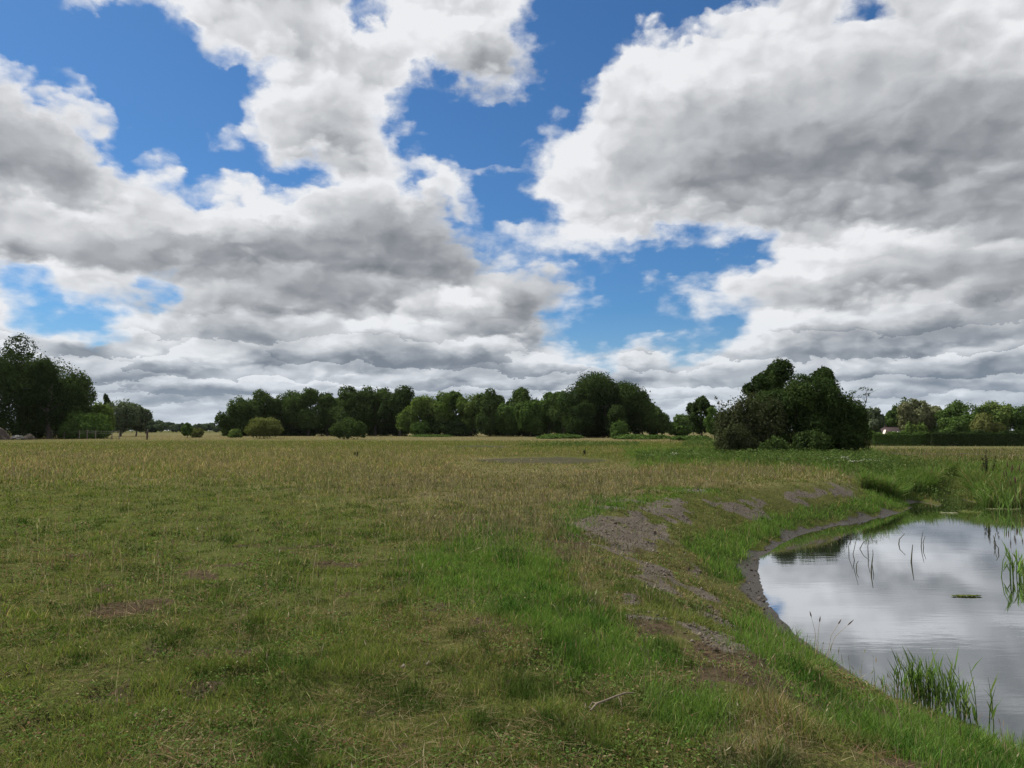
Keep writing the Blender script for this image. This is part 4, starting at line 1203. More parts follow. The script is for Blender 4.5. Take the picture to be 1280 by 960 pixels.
def spindly(px, dist, ytop, label, lean, seed):
    r = np.random.default_rng(seed)
    x = at_dist(px, dist); y = dist; z = gz1(x, y); H = h_at(ytop, dist) - z
    root = empty('bare_tree', (x, y, z)); tag(root, label, 'tree')
    tips = []
    for k in range(3):
        mb = MB()
        tp = limb_path(r, (r.normal(0, .1), r.normal(0, .1), -.1), (lean + r.normal(0, .35), r.normal(0, .3), H * r.uniform(.85, 1.0)), .05, 8)
        mb.tube(tp, .05 * np.linspace(1, .15, 8), 6)
        for i in range(3, 8):
            for q_ in range(3):
                e_ = tp[i] + r.normal(0, 1, 3) * (.45, .45, .25) + (0, 0, .25)
                mb.tube(limb_path(r, tp[i], e_, .15, 4), .014 * np.linspace(1, .2, 4), 4); tips.append(e_)
        mb.build('trunk', M_bark, root)
    L = [(t_, np.array([.2, .2, .16])) for t_ in tips[::2]] + [(tips[-1], np.array([.2, .2, .2]))]
    V, F, C = leaves(r, L, 420, .13, PAL['brown'] if seed % 2 else PAL['dark'])
    mesh_np('crown', V, F, M_leaf, root, colors={'tint': C})
spindly(1068, 57, 488, 'thin half bare tree poking out of the thicket\'s right end', .5, 4)
spindly(903, 56, 499, 'thin half bare tree with sparse twigs left of the thicket', .1, 7)
spindly(925, 56, 500, 'sparse leggy sapling behind the thicket\'s brown left flank', .3, 8)
# trees behind the right hand field
RIGHT = [(1090, 165, 24, 511, 'grey', 'grey green tree just right of the thicket', .05), (1112, 190, 24, 515, 'green', 'narrow green tree behind the farmhouse', .05), (1138, 185, 40, 501, 'willow', 'pale olive willow above the farmhouse\'s right end', .05),
         (1131, 200, 34, 504, 'oak', 'dark tree hidden behind the pale olive willow', .05), (1163, 188, 34, 507, 'willow', 'second pale willow, slightly lower than the one above the farmhouse', .05), (1181, 180, 34, 513, 'green', 'green tree between the pale willows and the tall spreading tree', .04),
         (1211, 182, 44, 503, 'green', 'tall spreading tree with a gap of sky in its right side', .12), (1230, 172, 36, 518, 'olive', 'low rounded olive tree behind the dark hedge', .02), (1253, 182, 44, 504, 'lit', 'broad bright green tree near the right edge of the picture', .06),
         (1289, 178, 40, 507, 'green', 'tree cut by the right edge of the picture', .05), (1325, 182, 46, 506, 'oak', 'tree beyond the right edge of the picture', .05), (1197, 168, 26, 524, 'green', 'small tree in front of the tall spreading tree', .02)]
for (px, dd, w, yt, kd, lab, cb) in RIGHT:
    make_tree(BT, px, dd, w, yt, kd, lab, cb=cb, n=4800, nl=10, group='trees behind the right hand field')
make_tree('bush', 1137, 160, 18, 529, 'lit', 'small yellow green garden bush right of the farmhouse roof', cat='bush', n=1400, shape=dome)
make_tree('bush', 1151, 162, 20, 531, 'lit', 'yellow green bush next to the end of the dark hedge', cat='bush', n=1400, shape=dome)

def hedge(name, px0, px1, dist, ytop, ybot, depth, kind, label, n, leaf):
    _ts[0] += 1; r = np.random.default_rng(_ts[0])
    x0, x1 = at_dist(px0, dist), at_dist(px1, dist)
    xm = (x0 + x1) / 2; z = gz1(xm, dist); H = h_at(ytop, dist) - z
    root = empty(name, (xm, dist, z)); tag(root, label, 'hedge')
    half = (x1 - x0) / 2
    # boxy trimmed volume: leaves on the faces, with a ragged skin
    cnt = n
    face = r.choice(3, cnt, p=[.55, .3, .15])
    u = r.uniform(-half, half, cnt); v = r.uniform(0, 1, cnt)
    P = np.zeros((cnt, 3)); Nn = np.zeros((cnt, 3))
    wob = 0.42 * (fbm(u, u * 0 + 3.3, 3.0, 4, 7) - .5) + 0.20 * np.sin(u * .7) * np.sin(u * 1.9) + 0.3 * (fbm(u, v * 3, .8, 3, 9) - .5) + r.normal(0, 0.09, cnt)
    f = face == 0; P[f] = np.stack([u[f], -depth / 2 - wob[f], v[f] * H], -1); Nn[f] = (0, -1, .2)
    f = face == 1; P[f] = np.stack([u[f], (v[f] - .5) * depth, H + wob[f] * 1.7 - .10], -1); Nn[f] = (0, 0, 1)
    f = face == 2; P[f] = np.stack([u[f], depth / 2 + wob[f], v[f] * H], -1); Nn[f] = (0, 1, .2)
    Nn = Nn + r.normal(0, .6, (cnt, 3)); Nn /= np.linalg.norm(Nn, axis=1)[:, None]
    for i in range(cnt): pass
    P[:, 2] += np.array([0.0])
    t1 = np.cross(Nn, r.normal(0, 1, (cnt, 3))); t1 /= np.linalg.norm(t1, axis=1)[:, None]; t2 = np.cross(Nn, t1)
    s = (leaf * .5 * r.uniform(.6, 1.3, cnt))[:, None]
    V = np.stack([P - t1 * s, P + t2 * s * .6, P + t1 * s, P - t2 * s * .6], 1).reshape(-1, 3)
    C = np.ones((cnt, 4, 4)); C[:, :, :3] = (np.array(PAL[kind])[r.integers(0, 3, cnt)] * r.uniform(.75, 1.25, (cnt, 1)))[:, None, :]
    mesh_np('foliage', V, (np.arange(cnt) * 4)[:, None] + np.arange(4), M_leaf, root, colors={'tint': C.reshape(-1, 4)})
    for xx in np.arange(-half + .5, half, 3.2):
        mb = MB()
        mb.tube(limb_path(r, (xx, 0, -.1), (xx + r.normal(0, .15), r.normal(0, .1), H * .8), .06, 4), .045 * np.linspace(1, .3, 4), 5)
        for q_ in range(3): mb.tube(limb_path(r, (xx, 0, H * .3 + .2 * q_), (xx + r.normal(0, .5), r.normal(0, depth * .3), H * .8), .1, 3), .02 * np.linspace(1, .3, 3), 4)
        mb.build('stem', M_bark, root)
hedge('hedge', 1159, 1360, 140, 541.5, 556, 2.0, 'dark', 'long dark trimmed hedge along the far edge of the right hand field', 34000, .30)
hedge('hedge', 1086, 1158, 143, 542.5, 555, 2.2, 'green', 'shorter green hedge in front of the farmhouse', 15000, .30)
# ------------------------------------------------------------------ fences, farmhouse, mound, rubble
def simple_mat(name, a, b, scale=8.0, rough=0.85, stretch=(1, 1, 1), bump=0.4, spec=0.15):
    m, T, o = new_mat(name)
    pos = T.new('ShaderNodeNewGeometry').outputs['Position']
    n = T.noise(T.vm('MULTIPLY', pos, stretch), scale, 5, 0.62)
    bs = T.new('ShaderNodeBsdfPrincipled'); T.put(bs.inputs['Base Color'], T.mix(T.mr(n, .3, .7), (*a, 1), (*b, 1))); bs.inputs['Roughness'].default_value = rough; bs.inputs['Specular IOR Level'].default_value = spec
    bp = T.new('ShaderNodeBump'); bp.inputs['Strength'].default_value = bump; bp.inputs['Distance'].default_value = 0.03; T.put(bp.inputs['Height'], n); T.l.new(bp.outputs[0], bs.inputs['Normal'])
    T.l.new(bs.outputs[0], o.inputs['Surface'])
    return m
M_post = simple_mat('weathered_wood', (0.10, 0.088, 0.075), (0.20, 0.18, 0.155), 5, stretch=(6, 6, 1))
M_darkpost = simple_mat('dark_wood', (0.05, 0.035, 0.028), (0.10, 0.07, 0.05), 5, stretch=(6, 6, 1))
M_wire = simple_mat('fence_wire', (0.10, 0.10, 0.10), (0.16, 0.15, 0.14), 5, rough=.5)
M_dirt = simple_mat('heaped_dirt', (0.030, 0.023, 0.019), (0.075, 0.062, 0.052), 3.0, bump=1.0)
M_concrete = simple_mat('broken_concrete', (0.13, 0.13, 0.125), (0.26, 0.255, 0.245), 4.0)
M_roof = simple_mat('dark_roof_tiles', (0.030, 0.020, 0.022), (0.058, 0.040, 0.040), 9.0, stretch=(1, 1, 4), rough=.7)
M_render = simple_mat('cream_render', (0.55, 0.47, 0.42), (0.62, 0.55, 0.49), 3.0)
M_brick = simple_mat('orange_brick', (0.22, 0.115, 0.065), (0.33, 0.19, 0.11), 6.0)
M_glass = simple_mat('window_glass', (0.05, 0.06, 0.07), (0.09, 0.10, 0.11), 2.0, rough=.05, bump=0, spec=.5)
M_white = simple_mat('white_paint', (0.72, 0.72, 0.72), (0.82, 0.82, 0.80), 3.0)
M_deadreed = simple_mat('dead_reed', (0.040, 0.042, 0.028), (0.075, 0.070, 0.045), 20.0)
M_cattail = simple_mat('cattail_brown', (0.045, 0.026, 0.016), (0.08, 0.05, 0.032), 30.0)
M_stick = simple_mat('bleached_stick', (0.10, 0.078, 0.058), (0.22, 0.18, 0.14), 25.0, stretch=(3, 3, 3))
M_straw = simple_mat('straw', (0.20, 0.155, 0.09), (0.32, 0.26, 0.16), 30.0)
M_petal = simple_mat('white_petals', (0.62, 0.63, 0.56), (0.80, 0.80, 0.74), 30.0)

def box(cx, cy, cz, sx, sy, sz, r=None, jit=0.0):
    V = np.array([(x_, y_, z_) for x_ in (-.5, .5) for y_ in (-.5, .5) for z_ in (-.5, .5)]) * (sx, sy, sz)
    if r is not None: V = V + r.normal(0, jit, V.shape)
    F = np.array([(0, 1, 3, 2), (4, 6, 7, 5), (0, 4, 5, 1), (2, 3, 7, 6), (0, 2, 6, 4), (1, 5, 7, 3)])
    return V + (cx, cy, cz), F

# old field fence in front of the left trees
fr = np.random.default_rng(5)
FENCE = [(40, 150, 534.5), (47, 150, 538), (63.5, 147, 539), (66.5, 146, 539), (81.5, 144, 538.5), (100.5, 141, 538.5), (110.5, 139, 538), (121, 138, 538.5), (141, 134, 539), (150, 131, 538.5)]
f0x, f0y = at_dist(95, 141), 141
root = empty('field_fence', (f0x, f0y, gz1(f0x, f0y))); tag(root, 'old wooden post fence with thin wires in front of the dark left trees', 'fence')
prev = []
for px, dd, yt in FENCE:
    x_ = at_dist(px, dd); z_ = gz1(x_, dd); H = h_at(yt, dd) - z_ + .1
    lx = fr.normal(0, .05)
    mb = MB(); mb.tube([(x_ - f0x, dd - f0y, z_ - root.location.z - .3), (x_ - f0x + lx * .5, dd - f0y, z_ - root.location.z + H * .5), (x_ - f0x + lx, dd - f0y, z_ - root.location.z + H)], [.085, .08, .07], 8)
    # flat sawn top
    tp = mb.V[-1][-8:]; mb.add(np.vstack([tp, tp.mean(0)]), [(i, (i + 1) % 8, 8) for i in range(8)])
    mb.build('post', M_post, root)
    prev.append((x_ - f0x + lx, dd - f0y, z_ - root.location.z + H))
for k in (0.15, 0.5):
    pts = []
    for i, p in enumerate(prev):
        pts.append((p[0], p[1] - .09, p[2] - k))
        if i < len(prev) - 1:
            q_ = prev[i + 1]; pts.append(((p[0] + q_[0]) / 2, (p[1] + q_[1]) / 2 - .09, (p[2] + q_[2]) / 2 - k - .05))
    mb = MB(); mb.tube(pts, [.012] * len(pts), 4); mb.build('wire', M_wire, root)
for px, dd, yt, yb, mat, lab, w_ in [(185, 128, 538.5, 550, M_darkpost, 'thick dark post standing alone right of the old fence', .16), ]:
    x_ = at_dist(px, dd); z_ = gz1(x_, dd); H = h_at(yt, dd) - z_
    root = empty('gate_post', (x_, dd, z_)); tag(root, lab, 'post')
    mb = MB(); mb.tube([(0, 0, -.3), (0.01, 0, H * .5), (0.03, 0, H)], [w_, w_ * .96, w_ * .93], 10)
    tp = mb.V[-1][-10:]; mb.add(np.vstack([tp, tp.mean(0) + (0, 0, .03)]), [(i, (i + 1) % 10, 10) for i in range(10)])
    mb.build('post_shaft', mat, root)
    mb = MB(); th = np.linspace(0, 2 * np.pi, 13); mb.tube([(w_ * 1.02 * math.cos(t_), w_ * 1.02 * math.sin(t_), H * .72) for t_ in th], [.012] * 13, 4); mb.build('wire_loop', M_wire, root)

def lump(name, px, dd, wpx, ytop, depth, mat, label, cat, seed, sharp=2.0, parent=None):
    r = np.random.default_rng(seed)
    x_ = at_dist(px, dd); z_ = gz1(x_, dd); H = h_at(ytop, dd) - z_; Rx = wpx / FPX * dd / 2
    n_ = 44; u = np.linspace(-1.1, 1.1, n_); U, Vv_ = np.meshgrid(u, u)
    R_ = np.sqrt(U * U + Vv_ * Vv_)
    Z = np.clip(np.cos(np.clip(R_, 0, 1.1) * 1.62) ** (2 / sharp) if False else 1 - R_ ** sharp, -0.25, 1) * H
    Z = Z * (0.35 + 1.1 * fbm(U.ravel() * 3 + seed, Vv_.ravel() * 3, 0.9, 4, seed).reshape(n_, n_)) + 0.22 * (fbm(U.ravel() * 9, Vv_.ravel() * 9 + seed, 1.0, 3, seed + 3).reshape(n_, n_) - .5)
    V = np.stack([U.ravel() * Rx, Vv_.ravel() * depth / 2, Z.ravel() - .05], -1)
    i_ = np.arange(n_ * n_).reshape(n_, n_)
    F = np.stack([i_[:-1, :-1], i_[:-1, 1:], i_[1:, 1:], i_[1:, :-1]], -1).reshape(-1, 4)
    o_ = mesh_np(name, V, F, mat, parent, smooth=False, loc=(x_, dd, z_))
    return tag(o_, label, cat)
lump('dirt_mound', -10, 129, 44, 532, 7, M_dirt, 'brown grey heap of dug earth at the left edge below the dark trees', 'mound', 3)
# rubble
rr_ = np.random.default_rng(8)
x0_, y0_ = at_dist(24, 130), 130; root = empty('rubble_pile', (x0_, y0_, gz1(x0_, y0_))); tag(root, 'pale grey pile of broken concrete beside the dirt mound', 'rubble')
for i in range(13):
    V, F = box(0, 0, 0, rr_.uniform(.3, .7), rr_.uniform(.3, .7), rr_.uniform(.15, .35), rr_, .06)
    a_ = rr_.uniform(-.4, .4); V = V @ np.array([[math.cos(a_), 0, math.sin(a_)], [0, 1, 0], [-math.sin(a_), 0, math.cos(a_)]])
    lx = rr_.uniform(-1.0, 1.0); V = V + (lx, rr_.uniform(-.8, .8), .15 + (i % 3) * .30 * (1 - abs(lx) / 1.6))
    mesh_np('concrete_chunk', V, F, M_concrete, root)
lump('spoil_heap', 37, 131, 16, 543, 3, M_dirt, 'low tan heap of dead brush beside the broken concrete', 'heap', 9)

# thin electric fence on the right
dd = 47.0
x0_ = at_dist(1103, dd); root = empty('wire_fence', (x0_, dd, gz1(x0_, dd))); tag(root, 'thin wire stock fence on slim dark stakes behind the far bank of the pond', 'fence')
tops = []
for px, yt in [(1103, 564.5), (1155, 566), (1200, 565.5), (1262, 567), (1330, 568)]:
    d_ = dd + (px - 1103) * -.012
    x_ = at_dist(px, d_); z_ = gz1(x_, d_); zt = h_at(yt, d_)
    p0 = np.array([x_ - x0_, d_ - dd, z_ - root.location.z - .2]); p1 = np.array([x_ - x0_, d_ - dd, zt - root.location.z])
    mb = MB(); mb.tube([p0, (p0 + p1) / 2, p1], [.028, .026, .022], 6); mb.build('stake', M_darkpost, root); tops.append(p1)
pts = []
for a_, b_ in zip(tops[:-1], tops[1:]):
    pts += [a_ - (0, .035, .06), (a_ + b_) / 2 - (0, .035, .10)]
pts.append(tops[-1] - (0, .035, .06))
mb = MB(); mb.tube(pts, [.012] * len(pts), 4); mb.build('wire', M_wire, root)

# farmhouse: gable end towards us at the left, long dark roof
hd = 170.0; hx0, hx1 = at_dist(1101, hd), at_dist(1129, hd); hz_ = gz1((hx0 + hx1) / 2, hd)
ridge = h_at(534.2, hd) - hz_; eave = 1.15; depth = 7.0; W_ = hx1 - hx0
root = empty('farmhouse', ((hx0 + hx1) / 2, hd + depth / 2, hz_)); tag(root, 'low farmhouse with dark tiled roof and cream gable showing over the green hedge', 'house')
hw, hdp = W_ / 2, depth / 2
rz_, ez = ridge, ridge - 2.3
V = [(-hw, -hdp, 0), (hw, -hdp, 0), (hw, hdp, 0), (-hw, hdp, 0), (-hw, -hdp, ez), (hw, -hdp, ez), (hw, hdp, ez), (-hw, hdp, ez), (-hw, 0, rz_ - .12), (hw, 0, rz_ - .12)]
wall = mesh_np('wall', np.array(V), [np.array([(0, 1, 5, 4), (1, 2, 6, 5), (2, 3, 7, 6), (3, 0, 4, 7)]), np.array([(4, 8, 7), (5, 6, 9)])], M_render, root)
# cream gable wing turned to the front-left corner
gV = np.array([(-hw - .1, -hdp - 1.0, 0), (-hw + 2.0, -hdp - 1.0, 0), (-hw + 2.0, -hdp - 1.0, ez - .1), (-hw - .1, -hdp - 1.0, ez - .1), (-hw + .55, -hdp - 1.0, rz_ - .55)])
wing = gV.copy(); wing2 = gV + (0, 1.0, 0)
Vw = np.vstack([wing, wing2])
mesh_np('gable_wall', Vw, [np.array([(0, 1, 6, 5), (1, 2, 7, 6), (2, 4, 9, 7), (4, 3, 8, 9), (3, 0, 5, 8)]), np.array([(0, 1, 2, 4, 3)])], M_render, root)['label'] = 'cream gable end wall'
def slab(p, q, r_, s_, t):
    P = np.array([p, q, r_, s_], float); nrm = np.cross(P[1] - P[0], P[3] - P[0]); nrm /= np.linalg.norm(nrm)
    V = np.vstack([P, P + nrm * t]); F = np.array([(3, 2, 1, 0), (4, 5, 6, 7), (0, 1, 5, 4), (1, 2, 6, 5), (2, 3, 7, 6), (3, 0, 4, 7)])
    return V, F
mb = MB()
mb.add(*slab((-hw - .3, -hdp - .5, ez - .25), (hw + .3, -hdp - .5, ez - .25), (hw + .3, 0, rz_), (-hw - .3, 0, rz_), .12))
mb.add(*slab((hw + .3, hdp + .5, ez - .25), (-hw - .3, hdp + .5, ez - .25), (-hw - .3, 0, rz_), (hw + .3, 0, rz_), .12))
V, F = box(0, 0, rz_ + .08, W_ + .5, .28, .16); mb.add(V, F)
roof = mb.build('roof', M_roof, root, smooth=False)
V, F = box(hw * .1, .4, rz_ + .15, .5, .5, .55); mesh_np('chimney', V, F, M_roof, roof)
for cx, s_ in ((hw * .42, .27), (hw * .80, .20)):
    t_ = .52; cz = ez - .25 + (rz_ - ez + .25) * t_; cy = -hdp - .5 + (hdp + .5) * t_
    V, F = box(0, 0, 0, s_ * 1.9, .10, s_ * 1.7)
    ang = math.atan2(hdp + .5, rz_ - ez + .25); ca, sa = math.cos(-ang), math.sin(-ang)
    Rm = np.array([[1, 0, 0], [0, ca, -sa], [0, sa, ca]])
    n_out = np.array([0, -(rz_ - ez + .25), hdp + .5]); n_out /= np.linalg.norm(n_out)
    wv_ = mesh_np('skylight', V @ Rm.T + np.array((cx, cy, cz)) + n_out * .15, F, M_white, root); wv_['label'] = 'white framed roof window'
    V, F = box(0, 0, 0, s_ * 1.3, .03, s_ * 1.1); mesh_np('pane', V @ Rm.T + np.array((cx, cy, cz)) + n_out * .215, F, M_glass, wv_)
# small brick outhouse left of it
sd_ = 168.0; sx0, sx1 = at_dist(1084.5, sd_), at_dist(1094, sd_); W_ = sx1 - sx0; sz_ = gz1((sx0 + sx1) / 2, sd_); rg = h_at(535.5, sd_) - sz_
root = empty('outhouse', ((sx0 + sx1) / 2, sd_ + 1.2, sz_)); tag(root, 'small orange brown brick outhouse half hidden between thicket and farmhouse', 'shed')
hw, hdp, ez = W_ / 2, 1.3, rg - 1.0
V = np.array([(-hw, -hdp, 0), (hw, -hdp, 0), (hw, hdp, 0), (-hw, hdp, 0), (-hw, -hdp, ez), (hw, -hdp, ez), (hw, hdp, ez), (-hw, hdp, ez), (0, -hdp, rg), (0, hdp, rg)])
mesh_np('wall', V, [np.array([(0, 1, 5, 4), (1, 2, 6, 5), (2, 3, 7, 6), (3, 0, 4, 7)]), np.array([(4, 5, 8), (6, 7, 9)])], M_brick, root)
mb = MB(); mb.add(*slab((-hw - .15, hdp + .12, ez - .12), (-hw - .15, -hdp - .12, ez - .12), (0, -hdp - .12, rg + .02), (0, hdp + .12, rg + .02), .07)); mb.add(*slab((hw + .15, -hdp - .12, ez - .12), (hw + .15, hdp + .12, ez - .12), (0, hdp + .12, rg + .02), (0, -hdp - .12, rg + .02), .07))
mb.build('roof', M_brick, root, smooth=False)
V, F = box(0.05, -hdp - .03, .95, .8, .05, 1.9); mesh_np('door', V, F, M_darkpost, root)

# ------------------------------------------------------------------ pond plants
def wpt(px, py): return on_level(px, py, ZW)
def reed_clump(name, label, cat, stems, mat, rad=.006, base_px=None, group=None):
    """stems: list of pixel polylines that start on the water; bends lie in the plane facing the path"""
    bx, by = wpt(*base_px)
    root = empty(name, (bx, by, ZW)); tag(root, label, cat, group)
    for st in stems:
        sx, sy = wpt(*st[0]); pts = []
        for (a_, b_) in st:
            xx = at_dist(a_, sy); zz = h_at(b_, sy)
            pts.append((xx - bx, sy - by + (b_ - st[0][1]) * .004, zz - ZW))
        pts[0] = (pts[0][0], pts[0][1], -.12)
        mb = MB(); mb.tube(pts, rad * np.linspace(1.25, .45, len(pts)), 5); mb.build('stem', mat, root)
    return root
reed_clump('dead_reed', 'tangle of bent dead reed stems in the pond near the dark bank reflection', 'reeds',
   [[(1056,690),(1055,680),(1058,668)], [(1064,700),(1060,690),(1063,668)], [(1066,686),(1073,676),(1080,670)], [(1060,696),(1050,704),(1040,708)], [(1080,694),(1078,680),(1079,671)], [(1083,705),(1084,690),(1083,684)], [(1066,712),(1074,714),(1082,716)],[(1064,711),(1064,702),(1066,698)],[(1052,692),(1046,702),(1038,707)]], M_deadreed, .009, (1066,695))
reed_clump('dead_reed', 'single upright dead reed stalk left of the pond\'s middle, above the crossed stems', 'reeds', [[(1083,716),(1082,708),(1082,696)], [(1082,714),(1086,713),(1087,712)]], M_deadreed, .013, (1083,716))
reed_clump('dead_reed', 'crooked dead reed stalk nearest the inlet', 'reeds', [[(1117,680),(1118,672),(1124,665)]], M_deadreed, .012, (1117,680))
reed_clump('dead_reed', 'dark spike with fallen leaves standing in the middle of the pond', 'reeds', [[(1132,702),(1132,690),(1132,678)], [(1133,702),(1138,700),(1140,702)], [(1134,701),(1146,712),(1152,721)], [(1131,701),(1125,703),(1122,699)]], M_deadreed, .014, (1132,702))
reed_clump('dead_reed', 'pair of thin bent reeds behind the dark spike in the pond', 'reeds', [[(1145,683),(1145,672),(1146,662)], [(1149,684),(1147,676),(1149,668)], [(1146,685),(1141,690),(1138,696)]], M_deadreed, .009, (1146,684))
reed_clump('dead_reed', 'zigzag dead reed stems on the right side of the pond', 'reeds', [[(1239,681),(1236,674),(1233,667)], [(1238,681),(1235,676),(1236,664)], [(1239,682),(1234,696),(1232,704)], [(1240,690),(1240,683),(1236,678)]], M_deadreed, .011, (1238,682))

def leafy_reed(name, label, base, n, hmin, hmax, spread, cols, seed, width=.012, lean=.18, group=None, zb=None):
    r = np.random.default_rng(seed)
    bx, by = base
    z0 = zb if zb is not None else ZW
    root = empty(name, (bx, by, z0)); tag(root, label, 'reeds', group)
    for i in range(n):
        ox, oy = r.normal(0, spread), r.normal(0, spread * .5)
        zz = max(gz1(bx + ox, by + oy), ZW) - z0 if zb is None else 0
        H = r.uniform(hmin, hmax)
        mb_V = []; mb_F = []; cnt = 0; CC = []
        lx, ly = r.normal(0, lean), r.normal(0, lean)
        sp = np.array([(ox, oy, zz - .05), (ox + lx * H * .3, oy + ly * H * .3, zz + H * .55), (ox + lx * H, oy + ly * H, zz + H)])
        V, F = tube(sp, width * np.array([.32, .26, .06]), 5); col = np.array(cols[r.integers(0, len(cols))]) * r.uniform(.8, 1.2)
        allV = [V]; allQ = [F]; cnt = len(V); T3 = []
        for k in range(r.integers(3, 6)):
            t_ = r.uniform(.15, .85); p = sp[0] * (1 - t_) + sp[2] * t_
            th = r.uniform(0, 6.28); L = H * r.uniform(.35, .6); el_ = r.uniform(.9, 1.35)
            dv = np.array([math.cos(th) * math.cos(el_), math.sin(th) * math.cos(el_), math.sin(el_)]); sv = np.array([-math.sin(th), math.cos(th), 0]) * width * .5
            q1 = p + dv * L * .5; q2 = p + dv * L + np.array([math.cos(th), math.sin(th), -.2]) * L * .08
            allV.append(np.array([p - sv * .5, p + sv * .5, q1 + sv, q1 - sv, q2])); allQ.append(np.array([(0, 1, 2, 3)]) + cnt); T3.append(np.array([(3, 2, 4)]) + cnt); cnt += 5
        V = np.concatenate(allV); C = np.ones((len(V), 4)); C[:, :3] = col
        mesh_np('reed', V, [np.concatenate(allQ), np.concatenate(T3)], M_grass, root, colors={'tint': C})
    return root
REEDG = [(0.088, 0.155, 0.036), (0.105, 0.175, 0.048), (0.070, 0.125, 0.034), (0.125, 0.17, 0.062)]
leafy_reed('reed_clump', 'young green reed clump standing in the shallows at the near bank', wpt(1163, 893), 64, .26, .50, .17, REEDG, 21, width=.014, lean=.08)
leafy_reed('reed_clump', 'small sparse reed clump at the left end of the near reeds', wpt(1125, 872), 7, .16, .34, .14, REEDG, 22, width=.014, lean=.12)
leafy_reed('reed_clump', 'thinning reeds at the right end of the near clump by the water', wpt(1205, 908), 10, .25, .46, .15, REEDG, 23, width=.017, lean=.15)
leafy_reed('reed_clump', 'green reed tuft growing out of the water at the right edge of the pond', wpt(1266, 722), 10, .30, .62, .10, REEDG, 24, width=.026, lean=.16)
leafy_reed('reed_clump', 'second green reed tuft cut by the right edge of the pond', wpt(1284, 726), 9, .25, .5, .09, REEDG, 25, width=.026, lean=.2)
leafy_reed('reed_clump', 'reed tuft in the water in front of the far bank on the right', wpt(1262, 640), 12, .4, .8, .35, REEDG, 26, width=.03, lean=.15)

# grass seed stalks over the near water edge
def seed_plant(name, label, base, stems, mat_head, cat='grass stalk'):
    bx, by, bz = base; root = empty(name, base); tag(root, label, cat)
    for tipx, tipy, hl in stems:
        xx = at_dist(tipx, by); zz = h_at(tipy, by); P = np.array([xx - bx, 0, zz - bz]); m_ = P * .55 + np.array([-P[0] * .18, 0, .03])
        mb = MB(); mb.tube([(0, 0, -.02), m_, P], [.0028, .0024, .0015], 5); st = mb.build('stalk', M_straw, root)
        d_ = (P - m_) / np.linalg.norm(P - m_)
        mb = MB(); mb.tube([P - d_ * hl * .4, P - d_ * hl * .1, P + d_ * hl * .25, P + d_ * hl * .6], [.002, .0075, .006, .001], 6); mb.build('seed_head', mat_head, st)
bx, by = wpt(1022, 822)
seed_plant('seeding_grass', 'two thin seed stalks leaning left over the near water edge', (bx, by, max(gz1(bx, by), ZW)), [(1007, 764, .075), (1018, 770, .07)], M_cattail)
bx, by = wpt(1033, 826)
seed_plant('seeding_grass', 'two seed stalks leaning right over the near water edge', (bx, by, max(gz1(bx, by), ZW)), [(1042, 773, .07), (1055, 774, .10)], M_cattail)

# floating plants
def mat_patch(name, label, px0, px1, py, h_, seed, col):
    r = np.random.default_rng(seed)
    x0_, y0_ = wpt(px0, py); x1_, _ = wpt(px1, py); cx = (x0_ + x1_) / 2; L = (x1_ - x0_)
    n_ = 150; u = r.uniform(-1, 1, n_); v = r.normal(0, h_ * .35, n_) * (1 - u * u) ** .5
    P = np.stack([u * L / 2, v, np.full(n_, .006) + r.uniform(0, .012, n_)], -1)
    th = r.uniform(0, 6.28, n_); s = r.uniform(.012, .04, n_) * 1.5
    a_ = np.stack([np.cos(th), np.sin(th), np.zeros(n_)], -1) * s[:, None]; b_ = np.stack([-np.sin(th), np.cos(th), r.normal(0, .1, n_)], -1) * s[:, None] * .5
    V = np.stack([P - a_, P + b_, P + a_, P - b_], 1).reshape(-1, 3); C = np.ones((n_ * 4, 4)); C[:, :3] = np.repeat(np.array(col) * r.uniform(.7, 1.3, (n_, 1)), 4, 0)
    o_ = mesh_np(name, V, (np.arange(n_) * 4)[:, None] + np.arange(4), M_grass, colors={'tint': C}, loc=(cx, y0_, ZW + .003)); tag(o_, label, 'water weed')
mat_patch('floating_weed', 'thin raft of floating green weed in the middle of the pond', 1191, 1225, 745.5, .06, 31, (.10, .12, .035))
mat_patch('floating_weed', 'pale strip of floating weed below the far bank', 1178, 1196, 641.5, .28, 32, (.24, .25, .17))
mat_patch('floating_weed', 'floating weed scraps near the far reeds', 1200, 1225, 640, .6, 33, (.12, .14, .05))
mat_patch('floating_weed', 'pale line of floating debris under the right hand reeds', 1232, 1275, 636.5, .2, 34, (.17, .18, .10))

# bleached branch lying in the grass
bx, by = on_level(766, 889); bz = gz1(bx, by)
root = empty('fallen_branch', (bx, by, bz)); tag(root, 'bleached crooked stick lying in the grass in the foreground', 'stick')
def gp(a_, b_, up): 
    x_, y_ = on_level(a_, b_); return np.array([x_ - bx, y_ - by, gz1(x_, y_) - bz + up])
mb = MB(); mb.tube([gp(738, 899, .045), gp(746, 893, .06), gp(757, 890, .065), gp(772, 885, .075), gp(783, 881, .08), gp(794, 880, .075)], [.005, .0068, .006, .0058, .005, .002], 8)
main = mb.build('stick', M_stick, root)
mb = MB(); mb.tube([gp(746, 893, .06), gp(741, 890, .055), gp(736, 893, .035)], [.0045, .004, .0015], 6); mb.build('side_twig', M_stick, main)
mb = MB(); mb.tube([gp(772, 885, .075), gp(776, 888, .055), gp(778, 890, .02)], [.0032, .003, .001], 6); mb.build('side_twig', M_stick, main)

